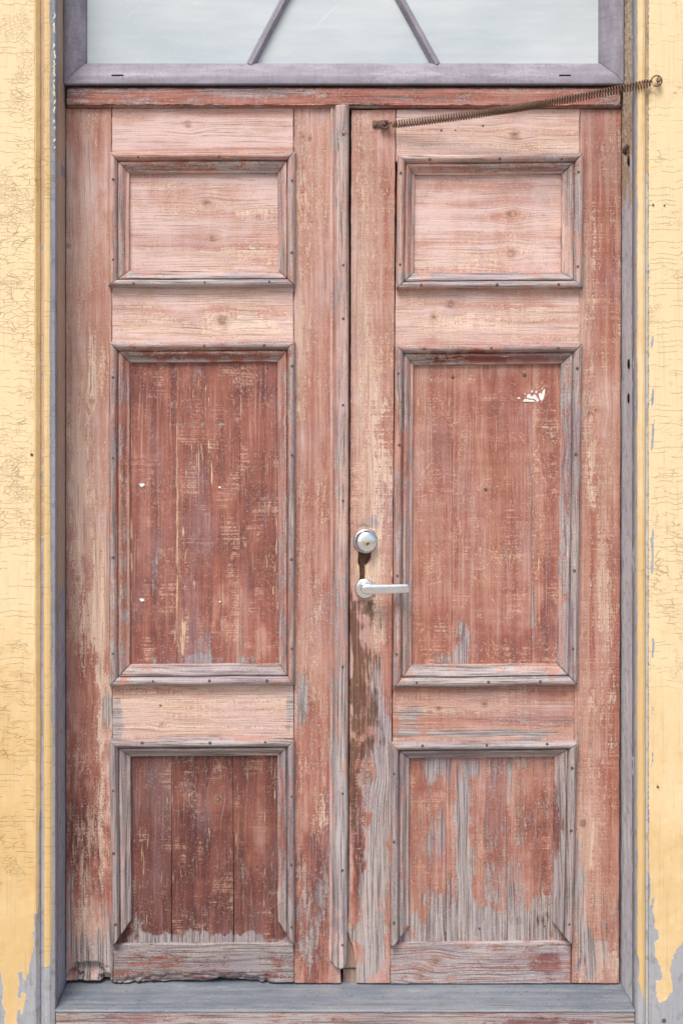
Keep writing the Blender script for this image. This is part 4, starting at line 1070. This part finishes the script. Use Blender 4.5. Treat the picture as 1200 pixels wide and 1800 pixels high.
# lever blade: stations along x with height, thickness, centre
NSEG = 20; st_ = []
for x, hh_, tk, yc in ((633.8, 3, .003, 1035), (634.4, 8, .0055, 1035), (636, 12.5, .007, 1035), (639, 16, .0078, 1035), (644, 18.6, .0082, 1035.2), (650, 18.8, .0082, 1035.4), (660, 18.2, .0078, 1035.4), (675, 17.6, .0072, 1035.2), (690, 17.0, .0066, 1034.8), (705, 16.4, .0062, 1034.2), (714, 16.0, .0060, 1034), (717.5, 15.4, .0058, 1034), (718.8, 11, .0045, 1034), (719.0, 8, .003, 1034)):
    c = P(x, yc, cy_ - .002 + .004 * ((x - 640) / 80) ** 2)
    rw = []
    for k in range(NSEG):
        a_ = 2 * math.pi * k / NSEG
        ca, sa = math.cos(a_), math.sin(a_)
        e = .55
        rw.append(bm.verts.new(c + Vector((0, tk * math.copysign(abs(ca) ** e, ca), hh_ / S / 2 * .985 * math.copysign(abs(sa) ** e, sa)))))
    st_.append(rw)
for A, B in zip(st_[:-1], st_[1:]):
    for k in range(NSEG):
        bm.faces.new((A[k], A[(k + 1) % NSEG], B[(k + 1) % NSEG], B[k]))
bm.faces.new(st_[0]); bm.faces.new(st_[-1])
bm_obj('lever', bm, CHROME, hd)

# ------------------------------------------------------------------ coil spring across the right leaf
A_ = P(688, 219, -.020); B_ = P(1143, 145.5, CY - .014)
spr = empty('door_spring', P(672, 218, 0), 'long rusty coil spring stretched from the right door leaf up to the yellow casing', 'door spring')
bm = bmesh.new()
NT_ = 112; SG = 14; N = NT_ * SG
tt = np.linspace(0, 1, N + 1)
dens = 1 + .9 * np.exp(-((tt - .50) / .10) ** 2)
ph = np.concatenate([[0], np.cumsum((dens[1:] + dens[:-1]) / 2)]); ph = ph / ph[-1] * NT_ * 2 * math.pi
ax = (B_ - A_); L = ax.length; ax.normalize()
upv = Vector((0, 0, 1)); upv = (upv - ax * upv.dot(ax)).normalized(); sv = ax.cross(upv)
pts = []
for t_, f_ in zip(tt, ph):
    c = A_ + (B_ - A_) * t_ - Vector((0, 0, .008)) * (4 * t_ * (1 - t_))
    r_ = .0082 * min(1, .7 + 12 * t_, .75 + 16 * (1 - t_))
    pts.append(c + (upv * math.cos(f_) + sv * math.sin(f_)) * r_)
tube(bm, pts, .0015, 6)
bm_obj('coil', bm, RUST, spr)
# hook and screw at the casing end
bm = bmesh.new()
hc = P(1153, 142.5, CY - .012)
hp = [pts[-1]] + [hc + Vector((math.cos(a_) * .0115, -.003 * (1 - k / 16), math.sin(a_) * .0115)) for k, a_ in enumerate(np.linspace(math.radians(205), math.radians(205 - 330), 17))]
tube(bm, hp, .0015, 8)
bm_obj('hook', bm, RUST, spr)
bm = bmesh.new()
lathe(bm, P(1155, 142, CY), [(.0035, -.01), (.0035, .009), (.0062, .011), (.0062, .013), (.004, .0148), (0, .015)], 24)
bevel_box(bm, P(1157, 141, CY - .019) - Vector((.0035, .002, .0028)), P(1157, 141, CY - .015) + Vector((.0035, 0, .0028)), .001)
bm_obj('screw', bm, simple_mat('yellowed_steel', (0.34, 0.24, 0.12), (0.20, 0.12, 0.07), 200, .5, .5, .4, .3), spr)
# bracket on the door
bm = bmesh.new()
bevel_box(bm, P(655, 224.5, -.004), P(681, 212.5, .0005), .0015)
bevel_box(bm, P(668, 226, -.010), P(683, 211.5, -.0035), .003)
bm_obj('bracket', bm, RUST, spr)
bm = bmesh.new()
rc = P(676, 219, -.012)
tube(bm, [rc + Vector((math.cos(a_) * .009, -.001, math.sin(a_) * .008)) for a_ in np.linspace(0, 2 * math.pi, 20, endpoint=False)], .0022, 8, closed=True)
tube(bm, [rc + Vector((.008, 0, 0)), pts[0]], .0016, 8)
bm_obj('eye', bm, RUST, spr)
bm = bmesh.new()
lathe(bm, P(659, 219.5, -.0035), [(.0055, 0), (.0055, .002), (.004, .0035), (0, .0038)], 16)
lathe(bm, P(674, 218, -.011), [(.0055, 0), (.0055, .003), (.004, .005), (0, .0055)], 16)
bm_obj('bolt', bm, NAILM, spr)

# ------------------------------------------------------------------ torn paper and dabs of putty
def scrap(polys, Y, label):
    bm = bmesh.new()
    for poly in polys:
        top = [bm.verts.new(P(x, y, Y - .0005)) for x, y in poly]; bot = [bm.verts.new(P(x, y, Y + .0004)) for x, y in poly]
        bm.faces.new(top); bm.faces.new(bot[::-1])
        for k in range(len(poly)):
            k2 = (k + 1) % len(poly); bm.faces.new((top[k], bot[k], bot[k2], top[k2]))
    return tag(bm_obj('paper_scrap', bm, PAPER, smooth=False), label, 'paper scrap')
scrap([[(918, 706), (921, 701.5), (926, 701), (930, 703), (936, 702.5), (940, 706.5)], [(925, 699), (926, 694), (930, 692), (934, 697), (939, 692.5), (943, 698), (947, 704), (944, 706.5), (938, 701), (931, 701)], [(947, 699), (946, 692), (949, 690), (951, 693), (953, 687), (957.5, 683), (957, 691), (955, 700), (952, 705), (949, 703)], [(939, 689), (943, 686.5), (944, 690), (941, 691)], [(908, 699.5), (912, 698), (914.5, 701), (910, 701.5)], [(933, 687), (935.5, 685.5), (936, 689.5), (933, 690.5)], [(920, 693), (922.5, 690.5), (923, 694)], [(951, 683), (954, 681.5), (953, 684.5)]], PY_ - .0008, 'torn white paper scrap stuck high on the right door panel')
def dab(x, y, rx, rz, ang, label):
    bm = bmesh.new()
    bmesh.ops.create_icosphere(bm, subdivisions=3, radius=1)
    rs = random.Random(int(x * 7 + y))
    for v in bm.verts:
        k = 1 + .22 * math.sin(3 * v.co.x + rs.uniform(0, .3) + x) * math.cos(2.5 * v.co.z + y)
        v.co = Vector((v.co.x * rx / S * k, v.co.y * .0022, v.co.z * rz / S * k))
    bm.transform(Matrix.Translation(P(x, y, PY_ - .0008)) @ Matrix.Rotation(ang, 4, 'Y'))
    tag(bm_obj('putty_dab', bm, PUTTY), label, 'putty dab', 'white putty dabs on the left panel')
dab(250, 853, 4.6, 3.4, .1, 'big upper white putty dab near the left moulding of the tall left panel')
dab(386.5, 857, 2.9, 1.8, .7, 'upper white putty dab nearer the middle of the tall left panel')
dab(250, 1055, 4.0, 2.9, .2, 'lower white putty dab near the left moulding of the tall left panel')
dab(386.5, 1058, 2.2, 1.4, .0, 'smallest white putty dab, low in the middle of the tall left panel')
